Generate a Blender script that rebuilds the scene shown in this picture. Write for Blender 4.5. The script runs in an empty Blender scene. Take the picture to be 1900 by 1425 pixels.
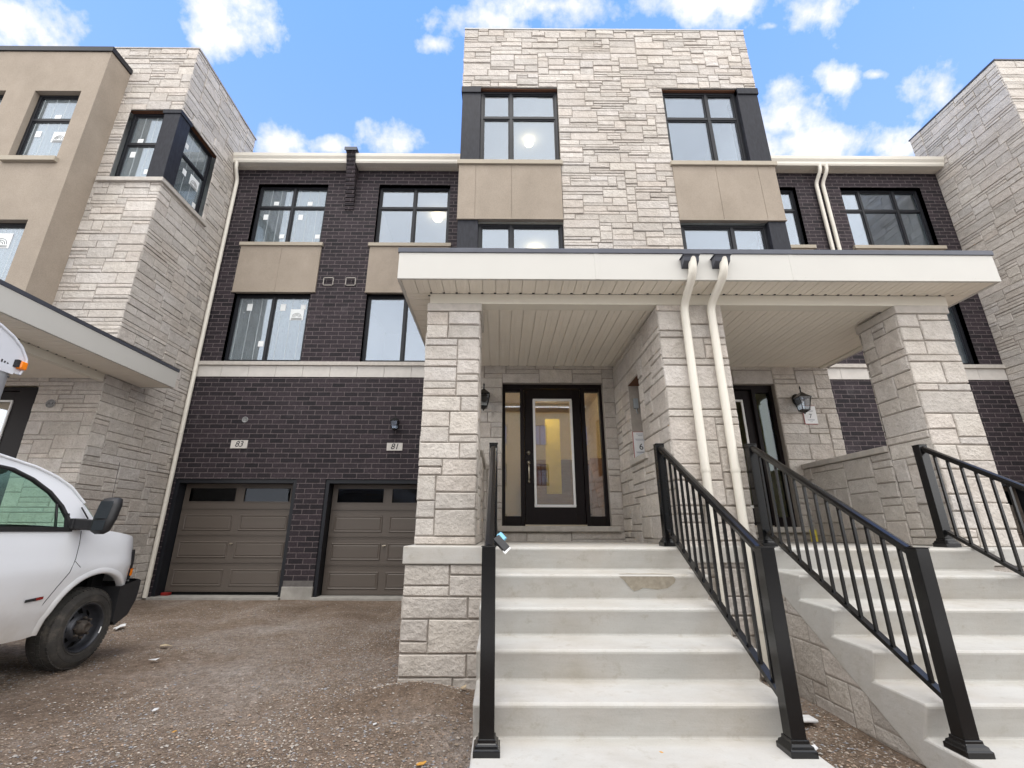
import bpy, bmesh, math, random
from mathutils import Vector, Matrix
from math import radians as R_, sin, cos, pi
C = bpy.context.scene.collection
rnd = random.Random(7)

# ------------------------------------------------------------------ materials
def nm(name):
    m = bpy.data.materials.new(name); m.use_nodes = True
    nt = m.node_tree; b = nt.nodes['Principled BSDF']; return m, nt, b
def N(nt, t, **k):
    n = nt.nodes.new(t)
    for a, v in k.items():
        if a.startswith('i_'):
            key = a[2:]; key = int(key) if key.isdigit() else key.replace('_', ' ')
            n.inputs[key].default_value = v
        else: setattr(n, a, v)
    return n
def L(nt, a, b): nt.links.new(a, b)
def obc(nt, scale=(1, 1, 1)):
    t = N(nt, 'ShaderNodeTexCoord'); m = N(nt, 'ShaderNodeMapping'); m.inputs['Scale'].default_value = scale
    L(nt, t.outputs['Object'], m.inputs['Vector']); return m.outputs['Vector']
def noise(nt, vec, sc, det=4, rough=.55):
    n = N(nt, 'ShaderNodeTexNoise'); n.inputs['Scale'].default_value = sc; n.inputs['Detail'].default_value = det
    n.inputs['Roughness'].default_value = rough; L(nt, vec, n.inputs['Vector']); return n.outputs['Fac']
def ramp(nt, fac, stops):
    r = N(nt, 'ShaderNodeValToRGB'); e = r.color_ramp.elements
    while len(e) < len(stops): e.new(.5)
    for k, (p, c) in enumerate(stops): e[k].position = p; e[k].color = (*c, 1)
    L(nt, fac, r.inputs['Fac']); return r.outputs['Color']
def mixc(nt, a, b, fac, mode='MIX'):
    m = N(nt, 'ShaderNodeMix', data_type='RGBA', blend_type=mode)
    for s, v in ((m.inputs[0], fac), (m.inputs[6], a), (m.inputs[7], b)):
        if hasattr(v, 'is_output'): L(nt, v, s)
        else: s.default_value = v if not isinstance(v, tuple) else (*v, 1)
    return m.outputs[2]
def math_(nt, op, a, b=None, c=None, clamp=False):
    m = N(nt, 'ShaderNodeMath', operation=op, use_clamp=clamp)
    for i, v in enumerate((a, b, c)):
        if v is None: continue
        if hasattr(v, 'is_output'): L(nt, v, m.inputs[i])
        else: m.inputs[i].default_value = v
    return m.outputs[0]
def bump(nt, b, h, st=.3, dist=.01):
    n = N(nt, 'ShaderNodeBump'); n.inputs['Strength'].default_value = st; n.inputs['Distance'].default_value = dist
    L(nt, h, n.inputs['Height']); L(nt, n.outputs[0], b.inputs['Normal']); return n
def simple(name, col, rough=.6, var=.12, sc=6, bst=.15, bsc=60, metal=0, coat=0, stretch=(1, 1, 1)):
    m, nt, b = nm(name); v = obc(nt, stretch)
    n = noise(nt, v, sc, 5)
    c = ramp(nt, n, [(.25, tuple(x * (1 - var) for x in col)), (.75, tuple(min(1, x * (1 + var)) for x in col))])
    L(nt, c, b.inputs['Base Color']); b.inputs['Roughness'].default_value = rough; b.inputs['Metallic'].default_value = metal
    b.inputs['Coat Weight'].default_value = coat
    if bst: bump(nt, b, noise(nt, v, bsc, 3), bst, .004)
    return m
def mat_stone():
    m, nt, b = nm('split_stone'); v = obc(nt)
    a = N(nt, 'ShaderNodeAttribute', attribute_name='col')
    n1 = noise(nt, v, 9, 6, .6); n2 = noise(nt, v, 70, 4, .6); n3 = noise(nt, v, 1.1, 3)
    c = mixc(nt, a.outputs['Color'], ramp(nt, n1, [(.3, (.86, .85, .84)), (.7, (1.08, 1.08, 1.08))]), 1, 'MULTIPLY')
    c = mixc(nt, c, ramp(nt, n2, [(.3, (.88, .88, .88)), (.6, (1.06, 1.06, 1.06))]), 1, 'MULTIPLY')
    c = mixc(nt, c, ramp(nt, n3, [(.35, (.92, .90, .88)), (.65, (1.04, 1.04, 1.05))]), 1, 'MULTIPLY')
    L(nt, c, b.inputs['Base Color']); b.inputs['Roughness'].default_value = .92
    vr = N(nt, 'ShaderNodeTexVoronoi'); vr.inputs['Scale'].default_value = 26; L(nt, v, vr.inputs['Vector'])
    h = math_(nt, 'ADD', math_(nt, 'MULTIPLY', n1, 1.4), math_(nt, 'MULTIPLY', n2, .45))
    h = math_(nt, 'ADD', h, math_(nt, 'MULTIPLY', vr.outputs['Distance'], .35))
    bump(nt, b, h, .75, .022); return m
def mat_brick():
    m, nt, b = nm('dark_brick'); t = N(nt, 'ShaderNodeTexCoord'); s = N(nt, 'ShaderNodeSeparateXYZ'); L(nt, t.outputs['Object'], s.inputs[0])
    cb = N(nt, 'ShaderNodeCombineXYZ'); L(nt, math_(nt, 'ADD', s.outputs[0], s.outputs[1]), cb.inputs[0]); L(nt, s.outputs[2], cb.inputs[1])
    br = N(nt, 'ShaderNodeTexBrick', offset=.5); L(nt, cb.outputs[0], br.inputs['Vector'])
    for k, x in {'Scale': 1, 'Mortar Size': .0075, 'Mortar Smooth': .15, 'Bias': 0, 'Brick Width': .285, 'Row Height': .1}.items(): br.inputs[k].default_value = x
    br.inputs['Color1'].default_value = (.036, .0265, .032, 1); br.inputs['Color2'].default_value = (.014, .0115, .0145, 1); br.inputs['Mortar'].default_value = (.11, .09, .092, 1)
    v = t.outputs['Object']; n1 = noise(nt, v, 1.3, 6, .65); n2 = noise(nt, v, 35, 4)
    ch = mixc(nt, br.outputs['Color'], ramp(nt, n2, [(.3, (.7, .7, .7)), (.7, (1.35, 1.35, 1.35))]), 1, 'MULTIPLY')
    # efflorescence: pale salt patches left on new brickwork
    ef = math_(nt, 'MULTIPLY', ramp(nt, n1, [(.60, (0, 0, 0)), (.74, (1, 1, 1))]), math_(nt, 'MULTIPLY', n2, .32))
    c = mixc(nt, ch, (.22, .20, .205), ef)
    L(nt, c, b.inputs['Base Color']); b.inputs['Roughness'].default_value = .8; b.inputs['Specular IOR Level'].default_value = .3
    h = math_(nt, 'ADD', math_(nt, 'MULTIPLY', math_(nt, 'SUBTRACT', 1, br.outputs['Fac']), 1), math_(nt, 'MULTIPLY', n2, .35))
    bump(nt, b, h, .6, .008); return m
def mat_glass(name='window_glass', refl=.17, tint=(.85, .9, .93), streak=False):
    m, nt, b = nm(name); nt.nodes.remove(b); out = nt.nodes['Material Output']
    tr = N(nt, 'ShaderNodeBsdfTransparent'); tr.inputs[0].default_value = (*tint, 1)
    gl = N(nt, 'ShaderNodeBsdfGlossy'); gl.inputs['Roughness'].default_value = .015; gl.inputs[0].default_value = (.84, .90, 1.0, 1)
    v = obc(nt); bp = N(nt, 'ShaderNodeBump'); bp.inputs['Strength'].default_value = .04; bp.inputs['Distance'].default_value = .02
    L(nt, noise(nt, v, 1.6, 1), bp.inputs['Height']); L(nt, bp.outputs[0], gl.inputs['Normal'])
    ge = N(nt, 'ShaderNodeNewGeometry'); dt = N(nt, 'ShaderNodeVectorMath', operation='DOT_PRODUCT'); L(nt, ge.outputs['Normal'], dt.inputs[0]); L(nt, ge.outputs['Incoming'], dt.inputs[1])
    fc = math_(nt, 'POWER', math_(nt, 'SUBTRACT', 1, math_(nt, 'ABSOLUTE', dt.outputs['Value']), clamp=True), 4)
    f = math_(nt, 'ADD', math_(nt, 'MULTIPLY', fc, .8), refl, clamp=True)
    mx = N(nt, 'ShaderNodeMixShader'); L(nt, f, mx.inputs[0]); L(nt, tr.outputs[0], mx.inputs[1]); L(nt, gl.outputs[0], mx.inputs[2])
    last = mx.outputs[0]
    if streak:   # construction dust, drips and film edges on the unwashed panes
        df = N(nt, 'ShaderNodeBsdfDiffuse'); df.inputs[0].default_value = (.55, .6, .62, 1)
        s = N(nt, 'ShaderNodeSeparateXYZ'); L(nt, v, s.inputs[0])
        w = math_(nt, 'FRACT', math_(nt, 'MULTIPLY', math_(nt, 'ADD', s.outputs[0], s.outputs[1]), 4.3))
        ln = math_(nt, 'MULTIPLY', math_(nt, 'LESS_THAN', w, .045), .5)
        dn = ramp(nt, noise(nt, v, 30, 5, .7), [(.58, (0, 0, 0)), (.75, (.9, .9, .9))])
        vs = N(nt, 'ShaderNodeMapping'); vs.inputs['Scale'].default_value = (9, 9, .7); L(nt, v, vs.inputs[0])
        st = math_(nt, 'MULTIPLY', noise(nt, vs.outputs[0], 3, 4), .28)
        ff = math_(nt, 'ADD', math_(nt, 'ADD', ln, st), math_(nt, 'MULTIPLY', dn, .4), clamp=True)
        m2 = N(nt, 'ShaderNodeMixShader'); L(nt, ff, m2.inputs[0]); L(nt, last, m2.inputs[1]); L(nt, df.outputs[0], m2.inputs[2]); last = m2.outputs[0]
    L(nt, last, out.inputs[0]); return m
def mat_emit(name, col, s):
    m, nt, b = nm(name); b.inputs['Base Color'].default_value = (*col, 1); b.inputs['Emission Color'].default_value = (*col, 1); b.inputs['Emission Strength'].default_value = s; return m
def mat_concrete():
    m, nt, b = nm('cast_concrete'); v = obc(nt); v2 = obc(nt, (2.2, 7, 12))
    a = noise(nt, v, 1.7, 5); c = noise(nt, v2, 2.2, 5); d = noise(nt, v, 90, 3)
    col = ramp(nt, math_(nt, 'ADD', math_(nt, 'MULTIPLY', a, .6), math_(nt, 'MULTIPLY', c, .4)), [(.25, (.43, .42, .395)), (.5, (.49, .48, .455)), (.78, (.545, .53, .505))])
    pk = ramp(nt, noise(nt, v, 1.6, 5, .65), [(.40, (1, 1, 1)), (.56, (.95, .925, .90)), (.70, (.85, .81, .75))])
    vp = N(nt, 'ShaderNodeTexVoronoi'); vp.inputs['Scale'].default_value = 75; L(nt, v, vp.inputs['Vector'])
    pk = mixc(nt, pk, ramp(nt, vp.outputs['Distance'], [(.03, (.72, .71, .69)), (.11, (1, 1, 1))]), .7, 'MULTIPLY')
    pk = mixc(nt, pk, ramp(nt, noise(nt, v, 9, 6, .75), [(.56, (1, 1, 1)), (.70, (.80, .76, .70))]), .8, 'MULTIPLY')
    col = mixc(nt, col, pk, 1, 'MULTIPLY')
    col = mixc(nt, col, ramp(nt, d, [(.25, (.9, .9, .9)), (.5, (1, 1, 1))]), .6, 'MULTIPLY')
    L(nt, col, b.inputs['Base Color']); b.inputs['Roughness'].default_value = .85
    bump(nt, b, math_(nt, 'ADD', math_(nt, 'MULTIPLY', c, 1.3), math_(nt, 'MULTIPLY', d, .4)), .3, .006); return m
def mat_dirt():
    m, nt, b = nm('dirt_and_gravel'); v = obc(nt)
    a = noise(nt, v, .55, 5, .6); c = noise(nt, v, 14, 6, .7); vr = N(nt, 'ShaderNodeTexVoronoi'); vr.inputs['Scale'].default_value = 42; L(nt, v, vr.inputs['Vector'])
    vr2 = N(nt, 'ShaderNodeTexVoronoi'); vr2.inputs['Scale'].default_value = 95; L(nt, v, vr2.inputs['Vector'])
    base = ramp(nt, a, [(.32, (.122, .083, .055)), (.48, (.20, .15, .112)), (.66, (.30, .262, .23))])
    g = mixc(nt, ramp(nt, vr.outputs['Color'], [(.0, (.45, .42, .40)), (1, (1.75, 1.78, 1.85))]), ramp(nt, vr2.outputs['Color'], [(0, (.45, .43, .41)), (1, (1.65, 1.62, 1.6))]), .5)
    col = mixc(nt, base, g, .85, 'MULTIPLY')
    col = mixc(nt, col, ramp(nt, c, [(.3, (.6, .57, .53)), (.65, (1.15, 1.15, 1.15))]), 1, 'MULTIPLY')
    L(nt, col, b.inputs['Base Color']); b.inputs['Roughness'].default_value = .95
    h = math_(nt, 'ADD', math_(nt, 'MULTIPLY', c, 1.6), math_(nt, 'ADD', vr.outputs['Distance'], math_(nt, 'MULTIPLY', vr2.outputs['Distance'], .5)))
    bump(nt, b, h, .9, .02); return m
def mat_attr(name, rough=.85, mul=None):
    m, nt, b = nm(name); a = N(nt, 'ShaderNodeAttribute', attribute_name='col'); L(nt, a.outputs['Color'], b.inputs['Base Color']); b.inputs['Roughness'].default_value = rough
    bump(nt, b, noise(nt, obc(nt), 150, 2), .2, .003); return m
def mat_wood(name, c1, c2):
    m, nt, b = nm(name); v = obc(nt, (1, 1, 12)); n = noise(nt, v, 2.5, 6)
    L(nt, ramp(nt, n, [(.3, c1), (.7, c2)]), b.inputs['Base Color']); b.inputs['Roughness'].default_value = .5; return m
def mat_tyre():
    m, nt, b = nm('dusty_tyre_rubber'); v = obc(nt); n = noise(nt, v, 7, 6, .7)
    L(nt, ramp(nt, n, [(.3, (.022, .021, .02)), (.55, (.045, .041, .037)), (.75, (.11, .095, .078))]), b.inputs['Base Color']); b.inputs['Roughness'].default_value = .85
    bump(nt, b, noise(nt, v, 55, 4), .35, .006); return m
def mat_paint_white():
    m, nt, b = nm('white_van_paint'); v = obc(nt); n = noise(nt, v, 2.2, 6, .65)
    s = N(nt, 'ShaderNodeSeparateXYZ'); L(nt, v, s.inputs[0])
    low = math_(nt, 'MULTIPLY', math_(nt, 'SUBTRACT', 1.0, math_(nt, 'DIVIDE', s.outputs[2], .95), clamp=True), 1.7)
    f = math_(nt, 'MULTIPLY', math_(nt, 'MULTIPLY', low, n), 1.0, clamp=True)
    c = mixc(nt, (.78, .80, .84), (.42, .36, .29), f); L(nt, c, b.inputs['Base Color'])
    b.inputs['Roughness'].default_value = .35; b.inputs['Coat Weight'].default_value = .6; b.inputs['Coat Roughness'].default_value = .08; return m

M = {}
M['stone'] = mat_stone(); M['brick'] = mat_brick()
M['mortar'] = simple('joint_mortar', (.33, .295, .26), .95, .12, 20)
M['stucco'] = simple('beige_stucco', (.312, .262, .212), .9, .06, 2.5, .35, 160)
def _mottle(m):
    nt = m.node_tree; b = nt.nodes['Principled BSDF']; src = b.inputs['Base Color'].links[0].from_socket; v = obc(nt, (1, 1, .6))
    c = mixc(nt, src, ramp(nt, noise(nt, v, 1.1, 6, .7), [(.3, (.88, .875, .86)), (.65, (1.06, 1.06, 1.06))]), 1, 'MULTIPLY'); c = mixc(nt, c, ramp(nt, noise(nt, obc(nt), 110, 2), [(.3, (.85, .85, .85)), (.6, (1.08, 1.08, 1.08))]), 1, 'MULTIPLY'); L(nt, c, b.inputs['Base Color'])
_mottle(M['stucco'])
M['stuccotrim'] = simple('beige_stucco_trim', (.38, .335, .27), .85, .05, 3, .2, 120)
M['black'] = simple('black_window_vinyl', (.014, .015, .019), .38, .15, 8, .05, 90)
M['panel'] = simple('charcoal_panel', (.022, .023, .030), .55, .35, 25, .3, 140, stretch=(1, 1, .3))
M['panel'].node_tree.nodes['Principled BSDF'].inputs['Specular IOR Level'].default_value = .2
M['black'].node_tree.nodes['Principled BSDF'].inputs['Specular IOR Level'].default_value = .3
M['trim'] = simple('white_aluminium_trim', (.54, .525, .49), .45, .02, 3, .04, 40)
M['soffit'] = simple('cream_soffit', (.80, .745, .65), .5, .03, 3, .03, 60)
M['gutter'] = simple('cream_gutter', (.72, .68, .60), .42, .03, 3, .03, 60)
M['flash'] = simple('grey_metal_flashing', (.075, .08, .10), .4, .12, 5, .05, 30, metal=.3)
M['lime'] = simple('smooth_limestone', (.54, .51, .475), .85, .08, 6, .25, 90)
M['rocklime'] = simple('rock_faced_limestone', (.47, .435, .395), .9, .14, 14, .9, 22)
M['conc'] = mat_concrete()
M['found'] = simple('rough_foundation_concrete', (.30, .285, .26), .95, .25, 6, .5, 25)
M['garage'] = simple('taupe_garage_door', (.098, .080, .067), .5, .05, 4, .12, 200, stretch=(.3, 1, 4))
M['door'] = simple('dark_brown_door_paint', (.008, .0045, .005), .5, .2, 12, .05, 80); M['door'].node_tree.nodes['Principled BSDF'].inputs['Specular IOR Level'].default_value = .2
M['doorlite'] = simple('white_door_lite_trim', (.78, .78, .77), .4, .02)
M['brass'] = simple('satin_nickel', (.62, .55, .44), .3, .05, 10, 0, 50, metal=1)
M['alum'] = simple('black_powder_coat', (.005, .005, .0055), .2, .3, 6, .03, 60, coat=.0)
M['glass'] = mat_glass(); M['dusty'] = mat_glass('dusty_window_glass', .16, (.72, .80, .84), True)
M['dglass'] = mat_glass('door_glass', .26, (.92, .9, .84)); M['shade_glass'] = mat_glass('shaded_door_glass', .05, (.8, .85, .75)); M['gglass'] = mat_glass('garage_glass', .02, (.5, .5, .5))  # shaded copy for the right door, its dimmer reflection set in the material
M['carglass'] = mat_glass('green_car_glass', .04, (.72, .92, .82))
M['room'] = simple('painted_drywall', (.72, .71, .69), .9, .03, 2, 0)
M['floorw'] = mat_wood('oak_interior', (.16, .07, .035), (.28, .14, .075))
M['hall'] = simple('warm_hall_paint', (.74, .64, .44), .8, .06, 2, 0)
M['yellow'] = simple('plain_yellow', (.70, .58, .08), .6, .1, 12, .1, 20)
M['lamp'] = mat_emit('lit_lamp_globe', (1, .78, .46), 5.5)
M['hall_fill'] = mat_emit('hall_fill_glow', (1, .85, .6), 40)  # glow of the fill globe added inside the left hall
M['paper'] = simple('white_paper', (.78, .78, .78), .8, .04, 20, .05)
M['ink'] = simple('black_ink', (.02, .02, .025), .7, .1, 20, 0)
M['pink'] = simple('red_card_edge', (.35, .06, .06), .7, .1, 20, 0)
M['sticker'] = simple('white_sticker', (.80, .82, .82), .6, .04, 30, 0)
M['dirt'] = mat_dirt(); M['peb'] = mat_attr('mixed_pebbles'); M['void'] = simple('dark_garage_interior', (.01, .01, .01), .9, .1, 3, 0)
M['van'] = mat_paint_white(); M['tyre'] = mat_tyre()
M['rim'] = simple('painted_steel_rim', (.05, .052, .06), .4, .3, 14, .1, 60, metal=.5)
M['hubm'] = simple('dusty_hub_steel', (.075, .062, .052), .75, .5, 30, .5, 80, metal=.3)
M['rust'] = simple('rusty_steel', (.13, .055, .028), .85, .4, 40, .5, 80)
M['plastic'] = simple('black_bumper_plastic', (.018, .018, .020), .55, .2, 20, .15, 120)
M['under'] = simple('dark_underbody', (.008, .008, .008), .95, .2, 5, 0)
M['silver'] = simple('riveted_aluminium', (.50, .52, .56), .38, .12, 3, .06, 12, metal=.55)
M['cap'] = simple('pale_fibreglass', (.62, .64, .70), .4, .04, 3, .05, 40)
M['mirror'] = simple('dark_mirror_glass', (.03, .035, .04), .12, .1, 5, 0)
M['amber'] = mat_glass('amber_lens', .1, (1, .35, .02)); _m, _nt, _b = nm('amber_plastic'); _b.inputs['Base Color'].default_value = (.85, .22, .01, 1); _b.inputs['Roughness'].default_value = .2; M['amber'] = _m
M['redl'] = simple('red_plastic', (.24, .015, .012), .4, .1, 10, 0)
M['blue'] = simple('light_blue_plastic', (.16, .42, .58), .5, .15, 20, .1)
M['leaf'] = simple('yellow_dry_leaf', (.55, .28, .05), .7, .25, 60, .3, 80)
M['litter'] = simple('pale_litter', (.62, .62, .62), .7, .1, 30, .2)
M['straw'] = simple('pale_wood_chip', (.45, .36, .24), .8, .2, 40, .3)
M['stain'] = simple('damp_concrete_patch', (.34, .30, .24), .8, .2, 30, .15, 90)
M['roof'] = simple('dark_roof_shingle', (.03, .03, .033), .9, .2, 30, .4, 60)

# ------------------------------------------------------------------ mesh builder
def ID(u, n, z): return (u, n, z)
def MY(Y): return lambda u, n, z: (u, Y - n, z)
def MXp(X): return lambda u, n, z: (X + n, u, z)
def MXm(X): return lambda u, n, z: (X - n, u, z)
class MB:
    def __init__(s): s.v = []; s.f = []; s.c = []; s.sm = []
    def face(s, pts, col=None, smooth=False):
        k = len(s.v); s.v += [tuple(p) for p in pts]; s.f.append(tuple(range(k, k + len(pts)))); s.c.append(col); s.sm.append(smooth)
    def box(s, x0, x1, y0, y1, z0, z1, F=ID, col=None):
        k = len(s.v); P = [F(x, y, z) for z in (z0, z1) for y in (y0, y1) for x in (x0, x1)]
        s.v += P
        for q in ((0, 2, 3, 1), (4, 5, 7, 6), (0, 1, 5, 4), (2, 6, 7, 3), (0, 4, 6, 2), (1, 3, 7, 5)):
            s.f.append(tuple(k + i for i in q)); s.c.append(col); s.sm.append(False)
    def grid(s, rows, col=None, smooth=True, close=False):
        k = len(s.v); n = len(rows[0])
        for r in rows: s.v += [tuple(p) for p in r]
        for i in range(len(rows) - 1):
            for j in range(n if close else n - 1):
                j2 = (j + 1) % n
                s.f.append((k + i * n + j, k + i * n + j2, k + (i + 1) * n + j2, k + (i + 1) * n + j)); s.c.append(col); s.sm.append(smooth)
    def tube(s, path, r, n=10, sq=None, col=None, cap=True):
        path = [Vector(p) for p in path]; rows = []
        up = Vector((0, 0, 1))
        for i, p in enumerate(path):
            t = (path[min(i + 1, len(path) - 1)] - path[max(i - 1, 0)]).normalized()
            a = Vector((1, 0, 0)) if abs(t.x) < .9 else Vector((0, 1, 0))
            b = t.cross(a).normalized(); a = b.cross(t).normalized()
            rr = r[i] if isinstance(r, (list, tuple)) else r
            if sq: ring = [p + a * (sq[0] * sx) + b * (sq[1] * sy) for sx, sy in ((-1, -1), (1, -1), (1, 1), (-1, 1))]
            else: ring = [p + a * rr * cos(2 * pi * j / n) + b * rr * sin(2 * pi * j / n) for j in range(n)]
            rows.append(ring)
        s.grid(rows, col, not sq, True)
        if cap: s.face(rows[0], col); s.face(rows[-1][::-1], col)
    def lathe(s, prof, cen, axis='Z', n=24, col=None):
        rows = []
        for rr, h in prof:
            ring = []
            for j in range(n):
                a = 2 * pi * j / n; c_, s_ = rr * cos(a), rr * sin(a)
                p = {'Z': (c_, s_, h), 'X': (h, c_, s_), 'Y': (c_, h, s_)}[axis]
                ring.append((cen[0] + p[0], cen[1] + p[1], cen[2] + p[2]))
            rows.append(ring)
        s.grid(rows, col, True, True)
    def prism(s, poly, x0, x1, F=None, col=None):    # poly in (a,b), extruded x0..x1; F(x,a,b)
        F = F or (lambda x, a, b: (x, a, b)); n = len(poly)
        s.face([F(x0, *p) for p in poly], col); s.face([F(x1, *p) for p in poly[::-1]], col)
        for i in range(n):
            p, q = poly[i], poly[(i + 1) % n]; s.face([F(x0, *p), F(x0, *q), F(x1, *q), F(x1, *p)], col)
    def build(s, name, mat, parent=None, bevel=0, subsurf=0):
        me = bpy.data.meshes.new(name); me.from_pydata(s.v, [], s.f); me.materials.append(mat)
        me.polygons.foreach_set('use_smooth', s.sm)
        if any(c is not None for c in s.c):
            at = me.color_attributes.new('col', 'FLOAT_COLOR', 'CORNER'); buf = []
            for f, c in zip(s.f, s.c): buf += list((*(c or (.5, .5, .5)), 1)) * len(f)
            at.data.foreach_set('color', buf)
        bm = bmesh.new(); bm.from_mesh(me); bmesh.ops.remove_doubles(bm, verts=bm.verts, dist=1e-5) if (bevel or subsurf) else None
        bmesh.ops.recalc_face_normals(bm, faces=bm.faces); bm.to_mesh(me); bm.free()
        o = bpy.data.objects.new(name, me); C.objects.link(o)
        if parent:
            o.parent = parent
            if parent.type == 'EMPTY': o.matrix_parent_inverse = Matrix.Translation(-parent.location)
        if bevel:
            b = o.modifiers.new('bevel', 'BEVEL'); b.width = bevel; b.segments = 2; b.limit_method = 'ANGLE'; b.angle_limit = R_(40)
        if subsurf: o.modifiers.new('sub', 'SUBSURF').levels = subsurf; o.modifiers['sub'].render_levels = subsurf
        return o
def merge(o, t):
    k = len(o.data.materials); o.data.materials.append(t.data.materials[0]); bm = bmesh.new(); bm.from_mesh(t.data)
    for f in bm.faces: f.material_index = k
    bm.to_mesh(t.data); bm.free(); bm = bmesh.new(); bm.from_mesh(o.data); bm.from_mesh(t.data); bm.to_mesh(o.data); bm.free(); me = t.data; bpy.data.objects.remove(t); bpy.data.meshes.remove(me)
def thing(name, label, cat, loc=(0, 0, 0), group=None):
    o = bpy.data.objects.new(name, None); C.objects.link(o); o.location = loc; o.empty_display_size = .2
    o['label'] = label; o['category'] = cat
    if group: o['group'] = group
    return o
def tag(o, label, cat, group=None):
    o['label'] = label; o['category'] = cat
    if group: o['group'] = group
    return o
def struct(o, kind='structure'): o['kind'] = kind; return o
def lab(o, t): o['label'] = t; return o
def copy_tree(o, parent=None):
    c = o.copy(); C.objects.link(c)
    if parent: c.parent = parent; c.matrix_parent_inverse = o.matrix_parent_inverse.copy()
    for ch in list(o.children): copy_tree(ch, c)
    return c

# ------------------------------------------------------------------ stone packer
STC = [(.59, .545, .50), (.57, .53, .485), (.61, .57, .525), (.55, .515, .475), (.60, .55, .50), (.57, .53, .485), (.59, .555, .52), (.62, .58, .53)]
def ashlar(mb, F, u0, u1, z0, z1, holes=(), unit=.08, cw=.06, ext0=0, ext1=0, seed=1, lens=(3, 11), dep=(.010, .026), weights=(5, 5, 3), gap=.0048):
    r = random.Random(seed)
    nu = max(2, round((u1 - u0) / cw)); nz = max(2, round((z1 - z0) / unit))
    def mapper(a0, a1, n, brk):
        pts = {0: a0, n: a1}
        for b in brk:
            if a0 + 1e-4 < b < a1 - 1e-4:
                i = round((b - a0) / (a1 - a0) * n); i = min(max(i, 1), n - 1)
                if i not in pts: pts[i] = b
        ks = sorted(pts)
        def f(i):
            for a, b in zip(ks, ks[1:]):
                if a <= i <= b: return pts[a] + (pts[b] - pts[a]) * (i - a) / (b - a)
        return f
    fu = mapper(u0, u1, nu, [h[k] for h in holes for k in (0, 1)]); fz = mapper(z0, z1, nz, [h[k] for h in holes for k in (2, 3)])
    occ = [[False] * nu for _ in range(nz)]
    for j in range(nz):
        zc = (fz(j) + fz(j + 1)) / 2
        for i in range(nu):
            uc = (fu(i) + fu(i + 1)) / 2
            if any(h[0] < uc < h[1] and h[2] < zc < h[3] for h in holes): occ[j][i] = True
    for j in range(nz):
        i = 0
        while i < nu:
            if occ[j][i]: i += 1; continue
            run = 0
            while i + run < nu and not occ[j][i + run]: run += 1
            h = r.choices((1, 2, 3), weights)[0]; l = r.randint(*lens)
            if h == 3: l = max(l, lens[0] + 1)
            if run - l < 3: l = run if run <= lens[1] + 2 else run // 2
            l = min(l, run)
            while h > 1 and (j + h > nz or any(occ[j + b][i + a] for b in range(h) for a in range(l))): h -= 1
            for b in range(h):
                for a in range(l): occ[j + b][i + a] = True
            a0, a1, b0, b1 = fu(i), fu(i + l), fz(j), fz(j + h)
            a0 -= ext0 if i == 0 else 0; a1 += ext1 if i + l == nu else 0
            g = gap; d = r.uniform(*dep); cb = r.choice(STC); k = r.uniform(.84, 1.0); col = tuple(c * k for c in cb)
            ja = [r.uniform(-.0035, .0035) for _ in range(8)]
            def ring(o_, n_, w=1):
                return [F(a0 + g + o_ + ja[0] * w, n_, b0 + g + o_ + ja[1] * w), F(a1 - g - o_ + ja[2] * w, n_, b0 + g + o_ + ja[3] * w), F(a1 - g - o_ + ja[4] * w, n_, b1 - g - o_ + ja[5] * w), F(a0 + g + o_ + ja[6] * w, n_, b1 - g - o_ + ja[7] * w)]
            r0, r1, r2 = ring(0, -.004), ring(.001, d * .55), ring(.009, d)
            for A, B in ((r0, r1), (r1, r2)):
                for q in range(4): mb.face([A[q], A[(q + 1) % 4], B[(q + 1) % 4], B[q]], col)
            mb.face(r2, col)
            i += l
def sheet(mb, F, u0, u1, z0, z1, holes=(), n=0, rec=0, col=None):
    us = sorted({u0, u1, *[min(max(h[k], u0), u1) for h in holes for k in (0, 1)]}); zs = sorted({z0, z1, *[min(max(h[k], z0), z1) for h in holes for k in (2, 3)]})
    for a, b in zip(us, us[1:]):
        for c, d in zip(zs, zs[1:]):
            uc, zc = (a + b) / 2, (c + d) / 2
            if any(h[0] < uc < h[1] and h[2] < zc < h[3] for h in holes): continue
            mb.face([F(a, n, c), F(b, n, c), F(b, n, d), F(a, n, d)], col)
    if rec:
        for h in holes:
            a, b, c, d = h[:4]
            mb.face([F(a, n, c), F(a, n, d), F(a, n - rec, d), F(a, n - rec, c)], col); mb.face([F(b, n, c), F(b, n, d), F(b, n - rec, d), F(b, n - rec, c)], col)
            mb.face([F(a, n, d), F(b, n, d), F(b, n - rec, d), F(a, n - rec, d)], col); mb.face([F(a, n, c), F(b, n, c), F(b, n - rec, c), F(a, n - rec, c)], col)
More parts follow.
